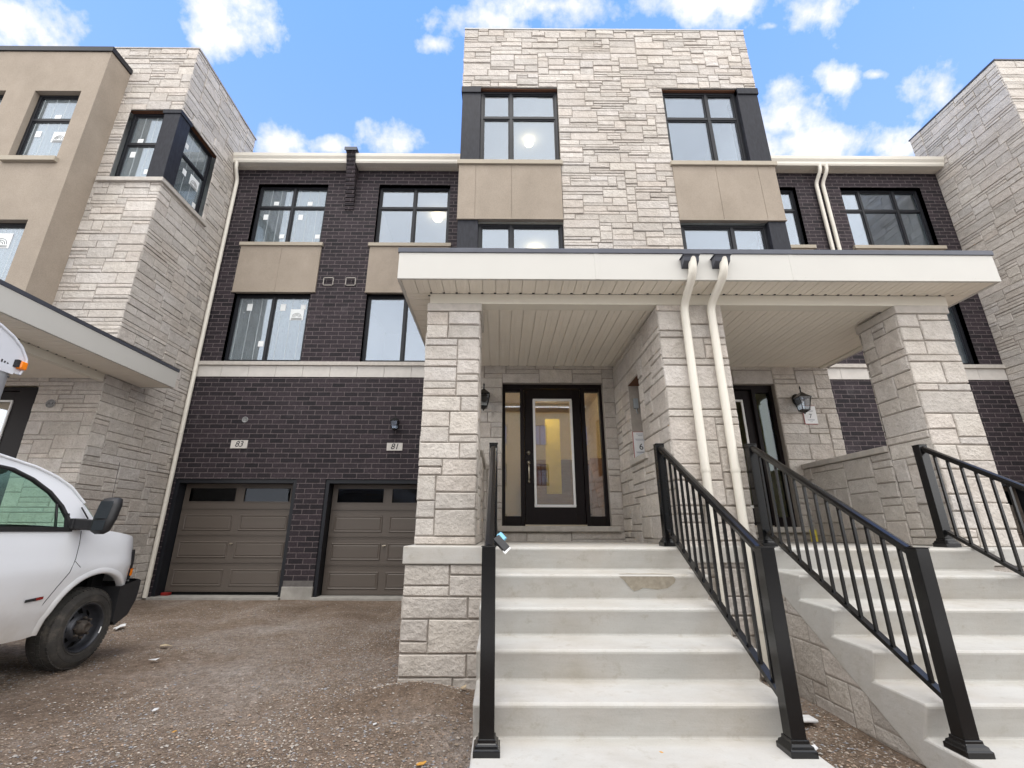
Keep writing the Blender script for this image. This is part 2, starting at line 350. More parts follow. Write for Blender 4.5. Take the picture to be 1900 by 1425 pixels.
# ------------------------------------------------------------------ windows
def window(parent, F, u0, u1, z0, z1, mull=(), trans=(), rec=.10, glass='glass', room=True, lamp=None, stickers=(), label=None, depth=2.6, fr=.052, name='window', sash=True, big=None):
    f = MB(); a, b = -rec - .07, -rec
    f.box(u0, u1, a, b, z1 - fr, z1, F); f.box(u0, u1, a, b, z0, z0 + fr, F)
    f.box(u0, u0 + fr, a, b, z0 + fr, z1 - fr, F); f.box(u1 - fr, u1, a, b, z0 + fr, z1 - fr, F)
    us = [u0 + fr] + list(mull) + [u1 - fr]; zs = [z0 + fr] + list(trans) + [z1 - fr]; m = .026
    for x in mull: f.box(x - m, x + m, a, b + .003, z0 + fr, z1 - fr, F)
    for z in trans: f.box(u0 + fr, u1 - fr, a + .003, b - .003, z - m, z + m, F)
    win = f.build(name, M['black'], parent, bevel=.004)
    if label: lab(win, label)
    sb = MB()
    for i in range(len(us) - 1):
        for j in range(len(zs) - 1):
            c0 = us[i] + (m if i else 0); c1 = us[i + 1] - (m if i < len(us) - 2 else 0)
            e0 = zs[j] + (m if j else 0); e1 = zs[j + 1] - (m if j < len(zs) - 2 else 0)
            if sash:
                s = .024; n0, n1 = b - .05, b - .016
                sb.box(c0, c0 + s, n0, n1, e0, e1, F); sb.box(c1 - s, c1, n0, n1, e0, e1, F); sb.box(c0 + s, c1 - s, n0, n1, e0, e0 + s, F); sb.box(c0 + s, c1 - s, n0, n1, e1 - s, e1, F)
                c0 += s; c1 -= s; e0 += s; e1 -= s
            p = MB(); p.box(c0 - .004, c1 + .004, b - .044, b - .034, e0 - .004, e1 + .004, F)
            pane = p.build('pane', M[glass], win)
    if sash: sb.build('sash', M['black'], win, bevel=.002)
    for (su, sz, w, h) in stickers:
        s = MB(); s.box(su - w / 2, su + w / 2, b - .033, b - .031, sz - h / 2, sz + h / 2, F); s.build('sticker', M['sticker'], win)
    if big:
        su, sz, w = big; s = MB(); s.box(su - w / 2, su + w / 2, b - .033, b - .031, sz - w * .45, sz + w * .45, F); s.build('sticker', M['sticker'], win)
        t = MB()
        for k in range(3):
            rr = w * (.14 + .1 * k)
            t.tube([F(su + rr * cos(q * pi / 10), b - .029, sz - w * .22 + rr * sin(q * pi / 10)) for q in range(11)], .004, 5)
        for q in range(4): t.box(su - w * .4, su + w * .4, b - .030, b - .0285, sz - w * .30 - q * .012, sz - w * .30 - q * .012 + .004, F)
        t.build('sticker_print', M['ink'], win)
    if room:
        q = MB(); d0, d1 = -rec - .08, -rec - depth; A0, A1, B0, B1 = u0 - .25, u1 + .25, z0 - .45, z1 + .22
        def P(u, n, z): return F(u, n, z)
        q.face([P(A0, d1, B0), P(A1, d1, B0), P(A1, d1, B1), P(A0, d1, B1)])
        q.face([P(A0, d0, B1), P(A1, d0, B1), P(A1, d1, B1), P(A0, d1, B1)]); q.face([P(A0, d0, B0), P(A1, d0, B0), P(A1, d1, B0), P(A0, d1, B0)])
        q.face([P(A0, d0, B0), P(A0, d1, B0), P(A0, d1, B1), P(A0, d0, B1)]); q.face([P(A1, d0, B0), P(A1, d1, B0), P(A1, d1, B1), P(A1, d0, B1)])
        q.build('room_lining', M['room'], parent)
        if lamp:
            g = MB(); lu, ln, rr = lamp
            cpt = F(lu, -rec - ln, B1 - .13); prof = [(0.001, -rr * .5)] + [(rr * sin(a_), -rr * .5 * cos(a_)) for a_ in [k * pi / 8 for k in range(1, 8)]] + [(.001, rr * .5)]
            g.lathe(prof, cpt, 'Z', 16); g.build('ceiling_lamp', M['lamp'], parent)
    return win
def chimney(): pass
def text_mesh(txt, size, F, u, z, n, name, parent, shear=.0, mat='ink', align='CENTER', bold=0.0):
    cu = bpy.data.curves.new('t', 'FONT'); cu.body = txt; cu.size = size; cu.align_x = align; cu.align_y = 'CENTER'; cu.shear = shear; cu.offset = bold; cu.extrude = .001
    o = bpy.data.objects.new('t', cu); C.objects.link(o); dg = bpy.context.evaluated_depsgraph_get(); me = bpy.data.meshes.new_from_object(o.evaluated_get(dg))
    bpy.data.objects.remove(o); mb = MB()
    for p in me.polygons: mb.face([F(u + me.vertices[i].co.x, n + me.vertices[i].co.z, z + me.vertices[i].co.y) for i in p.vertices])
    bpy.data.meshes.remove(me); return mb.build(name, M[mat], parent)
# ------------------------------------------------------------------ ground
def gz(x, y):
    z = .012 * sin(x * 1.7 + y * .9) + .010 * sin(x * 3.1 - y * 2.3) + .006 * sin(x * 7 + 1) * sin(y * 6.3)
    z += .022 * sin((x + .35 * y) * 5.2) * (.5 + .5 * sin(y * .8 + 1)) - .03 * math.exp(-((x + 3.0 + .1 * sin(y)) / .16) ** 2) - .03 * math.exp(-((x + 1.75 + .1 * sin(y)) / .16) ** 2)
    z += .10 * math.exp(-(((x + .62) / .42) ** 2 + ((y - 3.98) / .24) ** 2)) + .04 * math.exp(-(((x + .35) / .3) ** 2 + ((y - 3.5) / .35) ** 2))
    z += .03 * math.exp(-(((x - 1.95) / .3) ** 2 + ((y - 4.2) / .5) ** 2))
    if y > 8.6: z *= max(0, (9.2 - y) / .6)
    return z - .012
def axis(a, b, st, far):
    n = int((b - a) / st); L_ = [a + (b - a) * i / n for i in range(n + 1)]
    return [-far, -far / 3, -25, -14, a - 1.5] + L_ + [b + 1.5, 16, 28, far / 3, far]
xs, ys = axis(-7.5, 5, .06, 300), axis(.8, 9.24, .06, 300)
mb = MB(); mb.grid([[(x, y, gz(x, y) if abs(x) < 9 and 0 < y < 10 else -.012) for x in xs] for y in ys])
struct(mb.build('ground', M['dirt']))
mb = MB(); mb.box(-60, 60, -1.6, .4, -.1, .03); struct(mb.build('pavement', simple('pale_bounce_pavement', (.60, .57, .52), .85, .08, 3), None, bevel=.01))  # unseen pavement, its colour made pale to bounce light onto the soffits
mb = MB(); mb.face([(-60, -9.5, -.006), (60, -9.5, -.006), (60, -1.62, -.006), (-60, -1.62, -.006)]); struct(mb.build('road', simple('pale_bounce_road', (.36, .33, .29), .9, .15, 3, .4, 70)))  # unseen road, lightened to throw more light back under the canopy
mb = MB(); r = random.Random(3)
PC = [(.32, .265, .22), (.25, .195, .15), (.37, .32, .275), (.20, .145, .10), (.40, .37, .335), (.26, .26, .275), (.36, .26, .19), (.18, .13, .095), (.30, .24, .18)]
def clump(x, y): return .5 + .5 * sin(x * 2.1 + 1.3 * sin(y * 1.7)) * cos(y * 1.9 + sin(x * 2.6))
cnt = 0
while cnt < 80000:
    x = r.uniform(-6.4, 2.3); y = 9.1 - 7.3 * r.random() ** .75
    if x > -.14 and not (1.62 < x < 2.33 and y > 2.6): continue
    if -.80 < x < -.1 and y > 4.2: continue
    if abs(x + .9) > y * 1.4: continue
    k = clump(x, y) + .55 * math.exp(-((x + .9) / 1.1) ** 2) + (1.2 if x > 1 else 0) + (.45 if y < 3.6 else 0)
    if r.random() > .06 + .94 * k * k: continue
    s = .0028 + .0085 * r.random() ** 2.6 * (1.7 if r.random() < .06 else 1); a = r.uniform(0, pi); ca, sa = cos(a), sin(a); z = gz(x, y) + s * .25
    cb = r.choice(PC); kk = r.uniform(.7, 1.15); col = tuple(c * kk for c in cb)
    def P(px, py, pz): return (x + s * (ca * px - sa * py), y + s * (sa * px + ca * py), z + s * pz)
    w = r.uniform(.6, 1); t = r.uniform(.3, .7); b = [P(1, 0, 0), P(.3, w, .1), P(-.9, .5 * w, 0), P(-.7, -.6 * w, .1), P(.4, -w, 0)]; tp = P(r.uniform(-.2, .2), r.uniform(-.2, .2), t)
    for q in range(5): mb.face([b[q], b[(q + 1) % 5], tp], col)
    cnt += 1
struct(mb.build('gravel', M['peb']), 'stuff')

# ------------------------------------------------------------------ shared builders
def strips(mb, x0, x1, y0, y1, z, along='y', pitch=.135, g=.007):
    a0, a1 = (x0, x1) if along == 'y' else (y0, y1); n = max(1, round((a1 - a0) / pitch)); p = (a1 - a0) / n
    for i in range(n):
        u, v = a0 + i * p + g / 2, a0 + (i + 1) * p - g / 2
        if along == 'y': mb.box(u, v, y0, y1, z, z + .010)
        else: mb.box(x0, x1, u, v, z, z + .010)
        m_ = (u + v) / 2
        if along == 'y': mb.box(m_ - .004, m_ + .004, y0, y1, z - .0025, z)
        else: mb.box(x0, x1, m_ - .004, m_ + .004, z - .0025, z)
    mb.box(x0, x1, y0, y1, z + .014, z + .02)
def vent_dots(mb, pts):
    for x, y, z in pts: mb.box(x - .011, x + .011, y - .008, y + .008, z - .006, z - .0005)
def stone_part(name, parent, specs, label=None):
    """specs: (F,u0,u1,z0,z1,holes,kw) ; base mortar sheet + blocks, one stone part"""
    st = MB(); mo = MB()
    for F, u0, u1, z0, z1, holes, kw in specs:
        rec = kw.pop('rec', 0); sheet(mo, F, u0, u1, z0, z1, holes, 0, rec); ashlar(st, F, u0, u1, z0, z1, holes, **kw)
    o = st.build(name, M['stone'], parent); j = mo.build('mortar', M['mortar'], o)
    if label: lab(o, label)
    return o
def door_unit(parent, X0, X1, Z0, Z1, F, flip=False, dg='dglass'):
    d = MB(); n0, n1 = -.16, -.07; W = X1 - X0
    def fx(a): return X0 + a if not flip else X1 - a
    def bx(mb, a, b, m0, m1, c, e): x, y = sorted((fx(a), fx(b))); mb.box(x, y, m0, m1, c, e, F)
    ft = .045
    bx(d, 0, W, n0, n1, Z1 - .06, Z1); bx(d, 0, ft, n0, n1, Z0, Z1 - .06); bx(d, W - ft, W, n0, n1, Z0, Z1 - .06)
    s0, s1 = .265, W - .265       # mullion posts beside the door leaf
    bx(d, s0, s0 + .055, n0, n1 + .01, Z0, Z1 - .06); bx(d, s1 - .055, s1, n0, n1 + .01, Z0, Z1 - .06)
    for a, b in ((ft, s0), (s1, W - ft)): bx(d, a, b, n0, n1 - .01, Z0, Z0 + .13); bx(d, a, b, n0, n1 - .01, Z1 - .11, Z1 - .06)
    fo = d.build('door_frame', M['door'], parent, bevel=.004)
    for a, b in ((ft, s0), (s1, W - ft)):
        g = MB(); bx(g, a, b, -.125, -.115, Z0 + .13, Z1 - .11); g.build('sidelight', M[dg], fo)
    l = MB(); a, b = s0 + .06, s1 - .06; c, e = Z0 + .02, Z1 - .075; gl = (a + .13, b - .13, Z0 + .25, Z1 - .22)
    bx(l, a, gl[0], -.15, -.10, c, e); bx(l, gl[1], b, -.15, -.10, c, e); bx(l, gl[0], gl[1], -.15, -.10, c, gl[2]); bx(l, gl[0], gl[1], -.15, -.10, gl[3], e)
    leaf = l.build('front_door', M['door'], parent, bevel=.003)
    t = MB(); w = .032
    bx(t, gl[0], gl[1], -.10, -.085, gl[3] - w, gl[3]); bx(t, gl[0], gl[1], -.10, -.085, gl[2], gl[2] + w); bx(t, gl[0], gl[0] + w, -.10, -.085, gl[2] + w, gl[3] - w); bx(t, gl[1] - w, gl[1], -.10, -.085, gl[2] + w, gl[3] - w)
    t.build('glass_trim', M['doorlite'], leaf, bevel=.004)
    g = MB(); bx(g, gl[0] + w, gl[1] - w, -.13, -.122, gl[2] + w, gl[3] - w); g.build('door_glass', M[dg], leaf)
    h = MB(); hx = fx(a + .055); hz = Z0 + .87
    for dz in (.02, -.10, -.36): h.lathe([(.001, .0), (.028, .0), (.026, .008), (.018, .013), (.016, .02), (.001, .022)], (0, 0, 0), 'Z', 14)
    h = MB()
    def knob(z, r_): 
        rows = []
        for rr, n_ in ((r_, -.10), (r_ * .95, -.088), (r_ * .55, -.083), (r_ * .5, -.07), (.001, -.068)): rows.append([F(hx + rr * cos(k * pi / 8), n_, z + rr * 1.25 * sin(k * pi / 8)) for k in range(16)])
        h.grid(rows, None, True, True)
    knob(hz + .14, .026); knob(hz, .026); knob(hz - .27, .02)
    h.tube([F(hx, n_, z_) for n_, z_ in ((-.095, hz - .03), (-.05, hz - .05), (-.04, hz - .12), (-.045, hz - .2), (-.065, hz - .25), (-.095, hz - .27))], .009, 8)
    h.build('door_handle', M['brass'], leaf)
    th = MB(); bx(th, s0 + .055, s1 - .055, -.15, -.05, Z0, Z0 + .018); th.build('threshold', M['brass'], parent)
    return fo, leaf
def garage_door(parent, x0, x1, z0, z1, Y):
    F = MY(Y); d = MB(); n = 4; h = (z1 - z0) / n; w = x1 - x0; m = .085; mid = (x0 + x1) / 2
    cells = [(x0 + m, mid - m * .8), (mid + m * .8, x1 - m)]
    for i in range(n):
        a, b = z0 + i * h + .002, z0 + (i + 1) * h - .003
        if i < n - 1:
            d.box(x0, x1, -.04, 0, a, b, F)
            for s in (.012, .03): d.box(x0, x1, 0, .003, b - s, b - s + .006, F); d.box(x0, x1, 0, .003, a + s - .006, a + s, F)
            for (c, e) in cells:
                f_, g_ = a + .10, b - .10; rr = .03
                for k, (o_, n_) in enumerate(((0, .006), (.022, .011))):
                    A = [F(c + o_, 0, f_ + o_), F(e - o_, 0, f_ + o_), F(e - o_, 0, g_ - o_), F(c + o_, 0, g_ - o_)]
                # bevelled raised field
                def rg(o_, n_): return [F(c + o_, n_, f_ + o_), F(e - o_, n_, f_ + o_), F(e - o_, n_, g_ - o_), F(c + o_, n_, g_ - o_)]
                R0, R1, R2, R3, R4 = rg(0, .0005), rg(.010, .012), rg(.020, .012), rg(.034, .002), rg(.05, .010)
                for A, B in ((R0, R1), (R1, R2), (R2, R3), (R3, R4)):
                    for q in range(4): d.face([A[q], A[(q + 1) % 4], B[(q + 1) % 4], B[q]])
                d.face(R4)
        else:
            f_, g_ = a + .13, b - .07
            d.box(x0, x1, -.04, 0, a, f_, F); d.box(x0, x1, -.04, 0, g_, b, F)
            d.box(x0, cells[0][0], -.04, 0, f_, g_, F); d.box(cells[0][1], cells[1][0], -.04, 0, f_, g_, F); d.box(cells[1][1], x1, -.04, 0, f_, g_, F)
            for s in (.012, .03): d.box(x0, x1, 0, .003, a + s - .006, a + s, F)
            for (c, e) in cells:
                for q in ((c, e, f_, f_ + .02), (c, e, g_ - .02, g_), (c, c + .02, f_ + .02, g_ - .02), (e - .02, e, f_ + .02, g_ - .02)): d.box(q[0], q[1], 0, .008, q[2], q[3], F)
    o = d.build('garage_door', M['garage'], parent)
    for (c, e) in cells:
        g = MB(); g.box(c, e, -.03, -.02, z0 + 3 * h + .13, z1 - .07, F); g.build('garage_window', M['gglass'], o)
    k = MB(); hz = z0 + h * 1.72
    k.tube([F(mid, 0, hz), F(mid, .035, hz)], .011, 8); k.tube([F(mid - .035, .035, hz - .006), F(mid + .035, .035, hz + .006)], .007, 8); k.tube([F(mid, .03, hz - .02), F(mid, .03, hz + .02)], .005, 6)
    k.build('door_handle', M['brass'], o)
    v = MB(); v.box(x0 - .05, x1 + .05, -1.2, -.06, -.02, z1 + .1, F); v.build('garage_interior', M['void'], parent)
    return o
def lantern(label, x, Y, z, s=1., group=None):
    F = MY(Y); t = thing('wall_lantern', label, 'lantern', (x, Y, z), group)
    b = MB()
    b.grid([[F(x + .055 * s * rr * cos(k * pi / 10), n_ * s, z + .05 * s + .075 * s * rr * sin(k * pi / 10)) for k in range(20)] for rr, n_ in ((1, .012), (1, .03), (.75, .04), (.3, .05), (.01, .052))], None, True, True)
    b.build('backplate', M['alum'], t)
    a = MB(); a.tube([F(x, n_ * s, z + h_ * s) for n_, h_ in ((.04, .05), (.08, .035), (.11, .06), (.125, .10), (.125, .15))], .009 * s, 8)
    a.tube([F(x, .125 * s, z + h_ * s) for h_ in (.10, .155, .17, .20)], [.012 * s, .008 * s, .013 * s, .002], 8); a.build('arm', M['alum'], t)
    def sq(hw, zz): return [F(x + sx * hw * s, (.125 + sy * hw) * s, z + zz * s) for sx, sy in ((-1, -1), (1, -1), (1, 1), (-1, 1))]
    c = MB(); c.grid([sq(.012, .115), sq(.03, .095), sq(.078, .045), sq(.078, .036), sq(.07, .036)], None, False, True)
    lo = [(.068, .036), (.042, -.115)]
    for sx, sy in ((-1, -1), (1, -1), (1, 1), (-1, 1)): c.tube([F(x + sx * hw * s, (.125 + sy * hw) * s, z + zz * s) for hw, zz in lo], .0055 * s, 5)
    c.grid([sq(.048, -.108), sq(.048, -.12), sq(.03, -.135), sq(.008, -.15), sq(.004, -.165)], None, False, True); c.face(sq(.048, -.108)); c.face(sq(.07, .036))
    cg = c.build('lantern_cage', M['alum'], t)
    g = MB(); g.grid([sq(.064, .034), sq(.040, -.108)], None, False, True); g.build('lantern_glass', M['glass'], cg)
    return t
def spout(parent, path, r=.036, name='downspout'):
    m = MB(); m.tube(path, r, 14)
    z = path[-1][2] + .35
    while z < path[0][2] - 1.0:
        e = [p for p in path if abs(p[0] - path[-1][0]) < 1e-4 and abs(p[1] - path[-1][1]) < 1e-4]
        if z > max(p[2] for p in e) - .1: break
        x_, y_ = path[-1][0], path[-1][1]; m.tube([(x_, y_, z - .012), (x_, y_, z), (x_, y_, z + .03)], [r + .001, r + .0045, r + .0045], 14); z += 1.35
    return m.build(name, M['gutter'], parent)
def smooth_path(pts, k=5):
    out = []; P = [Vector(p) for p in pts]
    for i, p in enumerate(P):
        if i in (0, len(P) - 1): out.append(p); continue
        a, b = P[i - 1], P[i + 1]; da = min(.09, (p - a).length * .45); db = min(.09, (b - p).length * .45)
        s, e = p + (a - p).normalized() * da, p + (b - p).normalized() * db
        for q in range(k + 1): t = q / k; out.append(s * (1 - t) ** 2 + p * 2 * t * (1 - t) + e * t * t)
    return out

# ------------------------------------------------------------------ centre townhouse
TH = thing('townhouse', 'middle townhouse, dark brick wings beside a pale stone tower, white canopy on stone pillars', 'townhouse', (2.1, 9.3, 0))
YB = 9.277; YT = 6.693; FB = MY(YB); XL, XR = -6.584, 10.93; TL, TR = -.738, 4.943
W3 = (7.657, 9.37); W2 = (4.69, 6.353)
lw = [(-5.99, -4.27, *W3), (-6.04, -4.32, *W2), (-3.01, -1.25, *W3), (-3.04, -1.28, *W2), (-6.46, -4.04, 0, 2.18), (-3.47, -1.05, 0, 2.18)]
rw = [(5.43, 7.31, *W3), (5.46, 7.35, *W2), (8.42, 10.42, *W3), (8.42, 10.42, *W2), (5.23, 7.65, 0, 2.18), (8.22, 10.64, 0, 2.18)]
b = MB(); sheet(b, FB, XL, TL, 0, 4.33, lw, 0, .22); sheet(b, FB, XL, TL, 4.58, 9.82, [h for h in lw if h[2] > 3], 0, .12); sheet(b, FB, XR, TR, 0, 4.33, [], 0) if 0 else None

lab(b.build('brick_wall', M['brick'], TH), 'dark brick wing left of the stone tower')
b = MB(); sheet(b, FB, TR, XR, 0, 4.33, rw, 0, .22); sheet(b, FB, TR, XR, 4.58, 9.82, [h for h in rw if h[2] > 3], 0, .12)
lab(b.build('brick_wall', M['brick'], TH), 'dark brick wing right of the stone tower')
b = MB(); b.box(TL + .002, TL + .03, YT + .02, YB, 0, 10.9); b.box(TR - .03, TR - .002, YT + .02, YB, 0, 10.9); b.box(TL + .002, TL + .03, 6.52, YT + .02, 0, 3.6); b.box(TR - .03, TR - .002, 6.52, YT + .02, 0, 3.6); b.box(XL + .1, XR - .1, 15.8, 16, 0, 10); b.build('rear_wall', M['brick'], TH)
b = MB(); b.box(XL + .02, TL - .01, 9.05, 15.9, 10.0, 10.06); b.box(TR + .01, XR - .02, 9.05, 15.9, 10.0, 10.06); b.box(TL + .05, TR - .05, 6.8, 15.9, 10.8, 10.86); b.build('roof', M['roof'], TH)
# limestone course
for X0, X1 in ((XL + .02, -.745), (4.95, XR - .02)):
    s = MB(); s.box(X0, X1, -.05, .055, 4.585, 4.67, FB); s.build('stone_sill_course', M['rocklime'], TH, bevel=.006)
    q = MB(); n = round((X1 - X0) / .6); st = (X1 - X0) / n
    for i in range(n): q.box(X0 + i * st + .003, X0 + (i + 1) * st - .003, -.03, .014, 4.33, 4.583, FB)
    q.build('limestone_band', M['lime'], TH, bevel=.003)
# stucco panels, sills
def spandrel(F, u0, u1, z0, z1, joints, par=TH, over=.03):
    p = MB(); us = [u0] + list(joints) + [u1]
    for a, c in zip(us, us[1:]): p.box(a + .004, c - .004, -.05, .035, z0, z1, F)
    p.box(u0 + .002, u1 - .002, -.045, .028, z0 + .002, z1 - .002, F); p.box(u0 - .004, u1 + .004, -.04, .045, z0 - .012, z0 + .012, F)
    p.build('stucco_panel', M['stucco'], par, bevel=.003)
    s = MB(); s.box(u0 - over, u1 + over, -.06, .075, z1, z1 + .09, F); s.build('window_sill', M['stuccotrim'], par, bevel=.005)
spandrel(FB, -6.1, -4.21, 6.36, 7.565, [-5.13]); spandrel(FB, -3.08, -1.2, 6.36, 7.565, [-2.22]); spandrel(FB, 5.38, 7.4, 6.36, 7.565, [6.4]); spandrel(FB, 8.37, 10.48, 6.36, 7.565, [8.95, 9.8])
st83 = dict(glass='dusty')
window(TH, FB, -5.99, -4.27, *W3, mull=[-5.12], trans=[8.76], stickers=[(-5.55, 8.9, .12, .11), (-4.72, 8.9, .12, .11), (-5.75, 8.5, .11, .15), (-4.9, 8.5, .11, .15), (-5.28, 7.95, .11, .11), (-4.42, 7.95, .11, .11)], label='window with white stickers, above the 83 garage, top floor', **st83)
window(TH, FB, -6.04, -4.32, *W2, mull=[-5.18], stickers=[(-5.72, 6.05, .12, .17), (-5.32, 5.15, .12, .13), (-4.96, 6.05, .12, .17), (-4.5, 6.06, .12, .12)], big=(-4.62, 5.87, .30), label='dusty window with white stickers, above the limestone course', **st83)
window(TH, FB, -3.01, -1.25, *W3, mull=[-2.12], trans=[8.76], lamp=(-1.75, 1.3, .13))
window(TH, FB, -3.04, -1.28, *W2, mull=[-2.16])
window(TH, FB, 5.43, 7.31, *W3, mull=[6.37], trans=[8.76]); window(TH, FB, 5.46, 7.35, *W2, mull=[6.4])
window(TH, FB, 8.42, 10.42, *W3, mull=[8.94, 9.8], trans=[8.76]); window(TH, FB, 8.42, 10.42, *W2, mull=[8.94, 9.8])
# garage openings
for k, (x0, x1) in enumerate(((-6.46, -4.04), (-3.47, -1.05), (5.23, 7.65), (8.22, 10.64))):
    f = MB(); f.box(x0, x0 + .075, -.30, -.02, 0, 2.18, FB); f.box(x1 - .075, x1, -.30, -.02, 0, 2.18, FB); f.box(x0 + .075, x1 - .075, -.30, -.02, 2.10, 2.18, FB); f.build('garage_frame', M['black'], TH, bevel=.003)
    z0 = .085 if k == 0 else .034
    o = garage_door(TH, x0 + .09, x1 - .09, z0, 2.11, YB + .235)
    if k == 0: lab(o, 'garage door under number 83, standing slightly open at the bottom')
    s = MB(); s.box(x0 + .002, x1 - .002, -.6, .10, -.1, .03, FB); s.build('garage_sill', M['found'], TH, bevel=.006)
for x0, x1 in ((-4.045, -3.465), (7.64, 8.23)):
    p = MB(); p.box(x0, x1, -.2, .03, -.1, .21, FB); p.build('pier_footing', M['found'], TH, bevel=.01)
    p = MB(); p.box(x0 + .01, x1 - .01, -.2, .006, .213, .31, FB); p.build('pier_course', M['lime'], TH, bevel=.003) if 0 else p.build('pier_course', simple('grey_brick_course', (.12, .11, .105), .9, .2, 12, .4, 50), TH, bevel=.003)
# vents
for x in (-3.95, -3.44):
    v = MB(); a, c, d, e = x - .118, x + .118, 6.54, 6.75
    for q in ((a, c, e - .018, e), (a, c, d, d + .018), (a, a + .018, d, e), (c - .018, c, d, e)): v.box(q[0], q[1], 0, .018, q[2], q[3], FB)
    vo = v.build('wall_vent', simple('pale_vent_frame', (.34, .31, .28), .6), TH)
    w = MB()
    for k in range(4): w.box(a + .018, c - .018, .001, .01 + .002 * k, d + .03 + k * .042, d + .058 + k * .042, FB)
    w.build('louvre', M['brick'], vo)
# eaves: soffit, gutters, fire-wall corbel
def gutter(x0, x1, par):
    g = MB(); g.prism([(9.14, 9.80), (9.02, 9.80), (9.0, 9.84), (9.0, 9.90), (8.965, 9.96), (8.955, 10.04), (8.965, 10.05), (8.975, 10.04), (9.14, 10.04)], x0, x1, lambda x, a, c: (x, a, c)); g.build('gutter', M['gutter'], par)
    s = MB(); strips(s, x0, x1, 9.14, YB, 9.80, 'y', .12); s.build('soffit', M['soffit'], par)
gutter(XL + .01, -3.79, TH); gutter(-3.57, TL - .005, TH); gutter(TR + .005, XR - .01, TH)
c = MB(); cp = [(YB, 8.62)]
for k in range(15): cp += [(YB - .025 - .0235 * k, 8.62 + .1 * k), (YB - .025 - .0235 * k, 8.72 + .1 * k)]
c.prism(cp + [(YB + .2, 10.2), (YB + .2, 9.7), (YB, 9.7)], -3.785, -3.575)
if 0: c.prism([(YB, 8.62), (9.24, 8.62), (9.24, 8.72), (9.19, 8.72), (9.19, 8.9), (9.14, 8.9), (9.14, 9.1), (9.08, 9.1), (9.08, 9.35), (9.0, 9.35), (9.0, 9.6), (8.92, 9.6), (8.92, 10.12), (YB + .2, 10.2), (YB + .2, 9.7), (YB, 9.7)], -3.785, -3.575)
c.build('brick_corbel', M['brick'], TH)
c = MB(); c.box(-3.83, -3.53, 8.88, 9.8, 10.12, 10.16); c.box(-3.83, -3.53, 8.875, 8.885, 10.06, 10.15); c.build('corbel_cap', M['flash'], TH)
spout(TH, smooth_path([(-6.49, 9.04, 9.86), (-6.49, 9.04, 9.68), (-6.50, 9.20, 9.40), (-6.50, 9.20, .02)]), .042)
for x in (7.80, 7.96): spout(TH, smooth_path([(x + .05, 9.04, 9.86), (x + .05, 9.04, 9.68), (x, 9.21, 9.42), (x, 9.21, 5.9), (x + .5, 9.21, 5.3), (x + .5, 9.21, .05)]), .042)

# tower
YT = 6.693; FT = MY(YT); hl = (TL - .1, 1.085, 3.9, 9.42); hr = (3.12, TR + .1, 3.9, 9.42)
stone_part('stone_cladding', TH, [
    (FT, TL, TR, 3.75, 10.98, [hl, hr], dict(unit=.0585, cw=.052, ext0=.018, ext1=.018, seed=11, lens=(3, 14), dep=(.009, .028), weights=(6, 6, 4))),
    (MXm(TL), YT, YB + .6, 9.42, 10.98, [], dict(unit=.0585, cw=.052, seed=12)), (MXp(TR), YT, YB + .6, 9.42, 10.98, [], dict(unit=.0585, cw=.052, seed=13))], 'ledge stone facing of the tower')
p = MB(); p.box(TL - .02, TR + .02, YT - .025, YT + .25, 10.985, 11.02); p.box(TL - .02, TL + .2, YT + .25, YB + .6, 10.985, 11.02); p.box(TR - .2, TR + .02, YT + .25, YB + .6, 10.985, 11.02); p.build('parapet_cap', simple('pale_metal_coping', (.42, .42, .42), .45), TH, bevel=.004)
for (c0, c1, u0, u1, mu, m2, js, side) in ((TL - .012, -.396, -.396, 1.085, .185, .18, [-.455, .187], 0), (4.568, TR + .012, 3.12, 4.568, 3.985, 4.04, [3.885, 4.645], 1)):
    d = MB(); d.box(c0, c1, YT - .012, YT + .35, 7.6, 9.42); d.box(c0 - (.02 if side == 0 else 0), c1 + (.02 if side else 0), YT - .035, YT + .37, 9.27, 9.415)
    lo0, lo1 = (c0, -.396) if side == 0 else (4.65, c1)
    d.build('corner_panel', M['panel'], TH, bevel=.004); d = MB()
    d.box(lo0, lo1, YT - .012, YT + .35, 4.04, 6.36); d.build('corner_panel', M['panel'], TH, bevel=.004)
    window(TH, FT, u0, u1, 7.61, 9.40, mull=[mu], trans=[8.745], rec=.07, lamp=(u0 + 1.02, 1.35, .09) if side == 0 else None, depth=2.2)
    l0, l1 = (-.396, 1.085) if side == 0 else (3.145, 4.65)
    window(TH, FT, l0, l1, 4.6, 6.33, mull=[m2], rec=.07, lamp=(l0 + 1.08, 1.0, .10) if side == 0 else None, depth=2.2)
    f = MB(); f.box(l0, l1, YT + .01, YT + .07, 3.9, 4.6); f.build('wall_base', M['stucco'], TH)
    spandrel(FT, c0 - .012 if side == 0 else 3.105, 1.085 if side == 0 else c1 + .012, 6.36, 7.52, js)
    m = MB(); q = MXm(TL - .012) if side == 0 else MXp(TR + .012); m.box(YT - .02, YB - .01, -.01, .014, 6.36, 7.52, q); m.build('stucco_panel', M['stucco'], TH)
    m = MB(); m.box(u0 - .02, u1 + .02, -.10, -.02, 9.40, 9.425, FT); m.build('steel_lintel', M['rust'], TH)

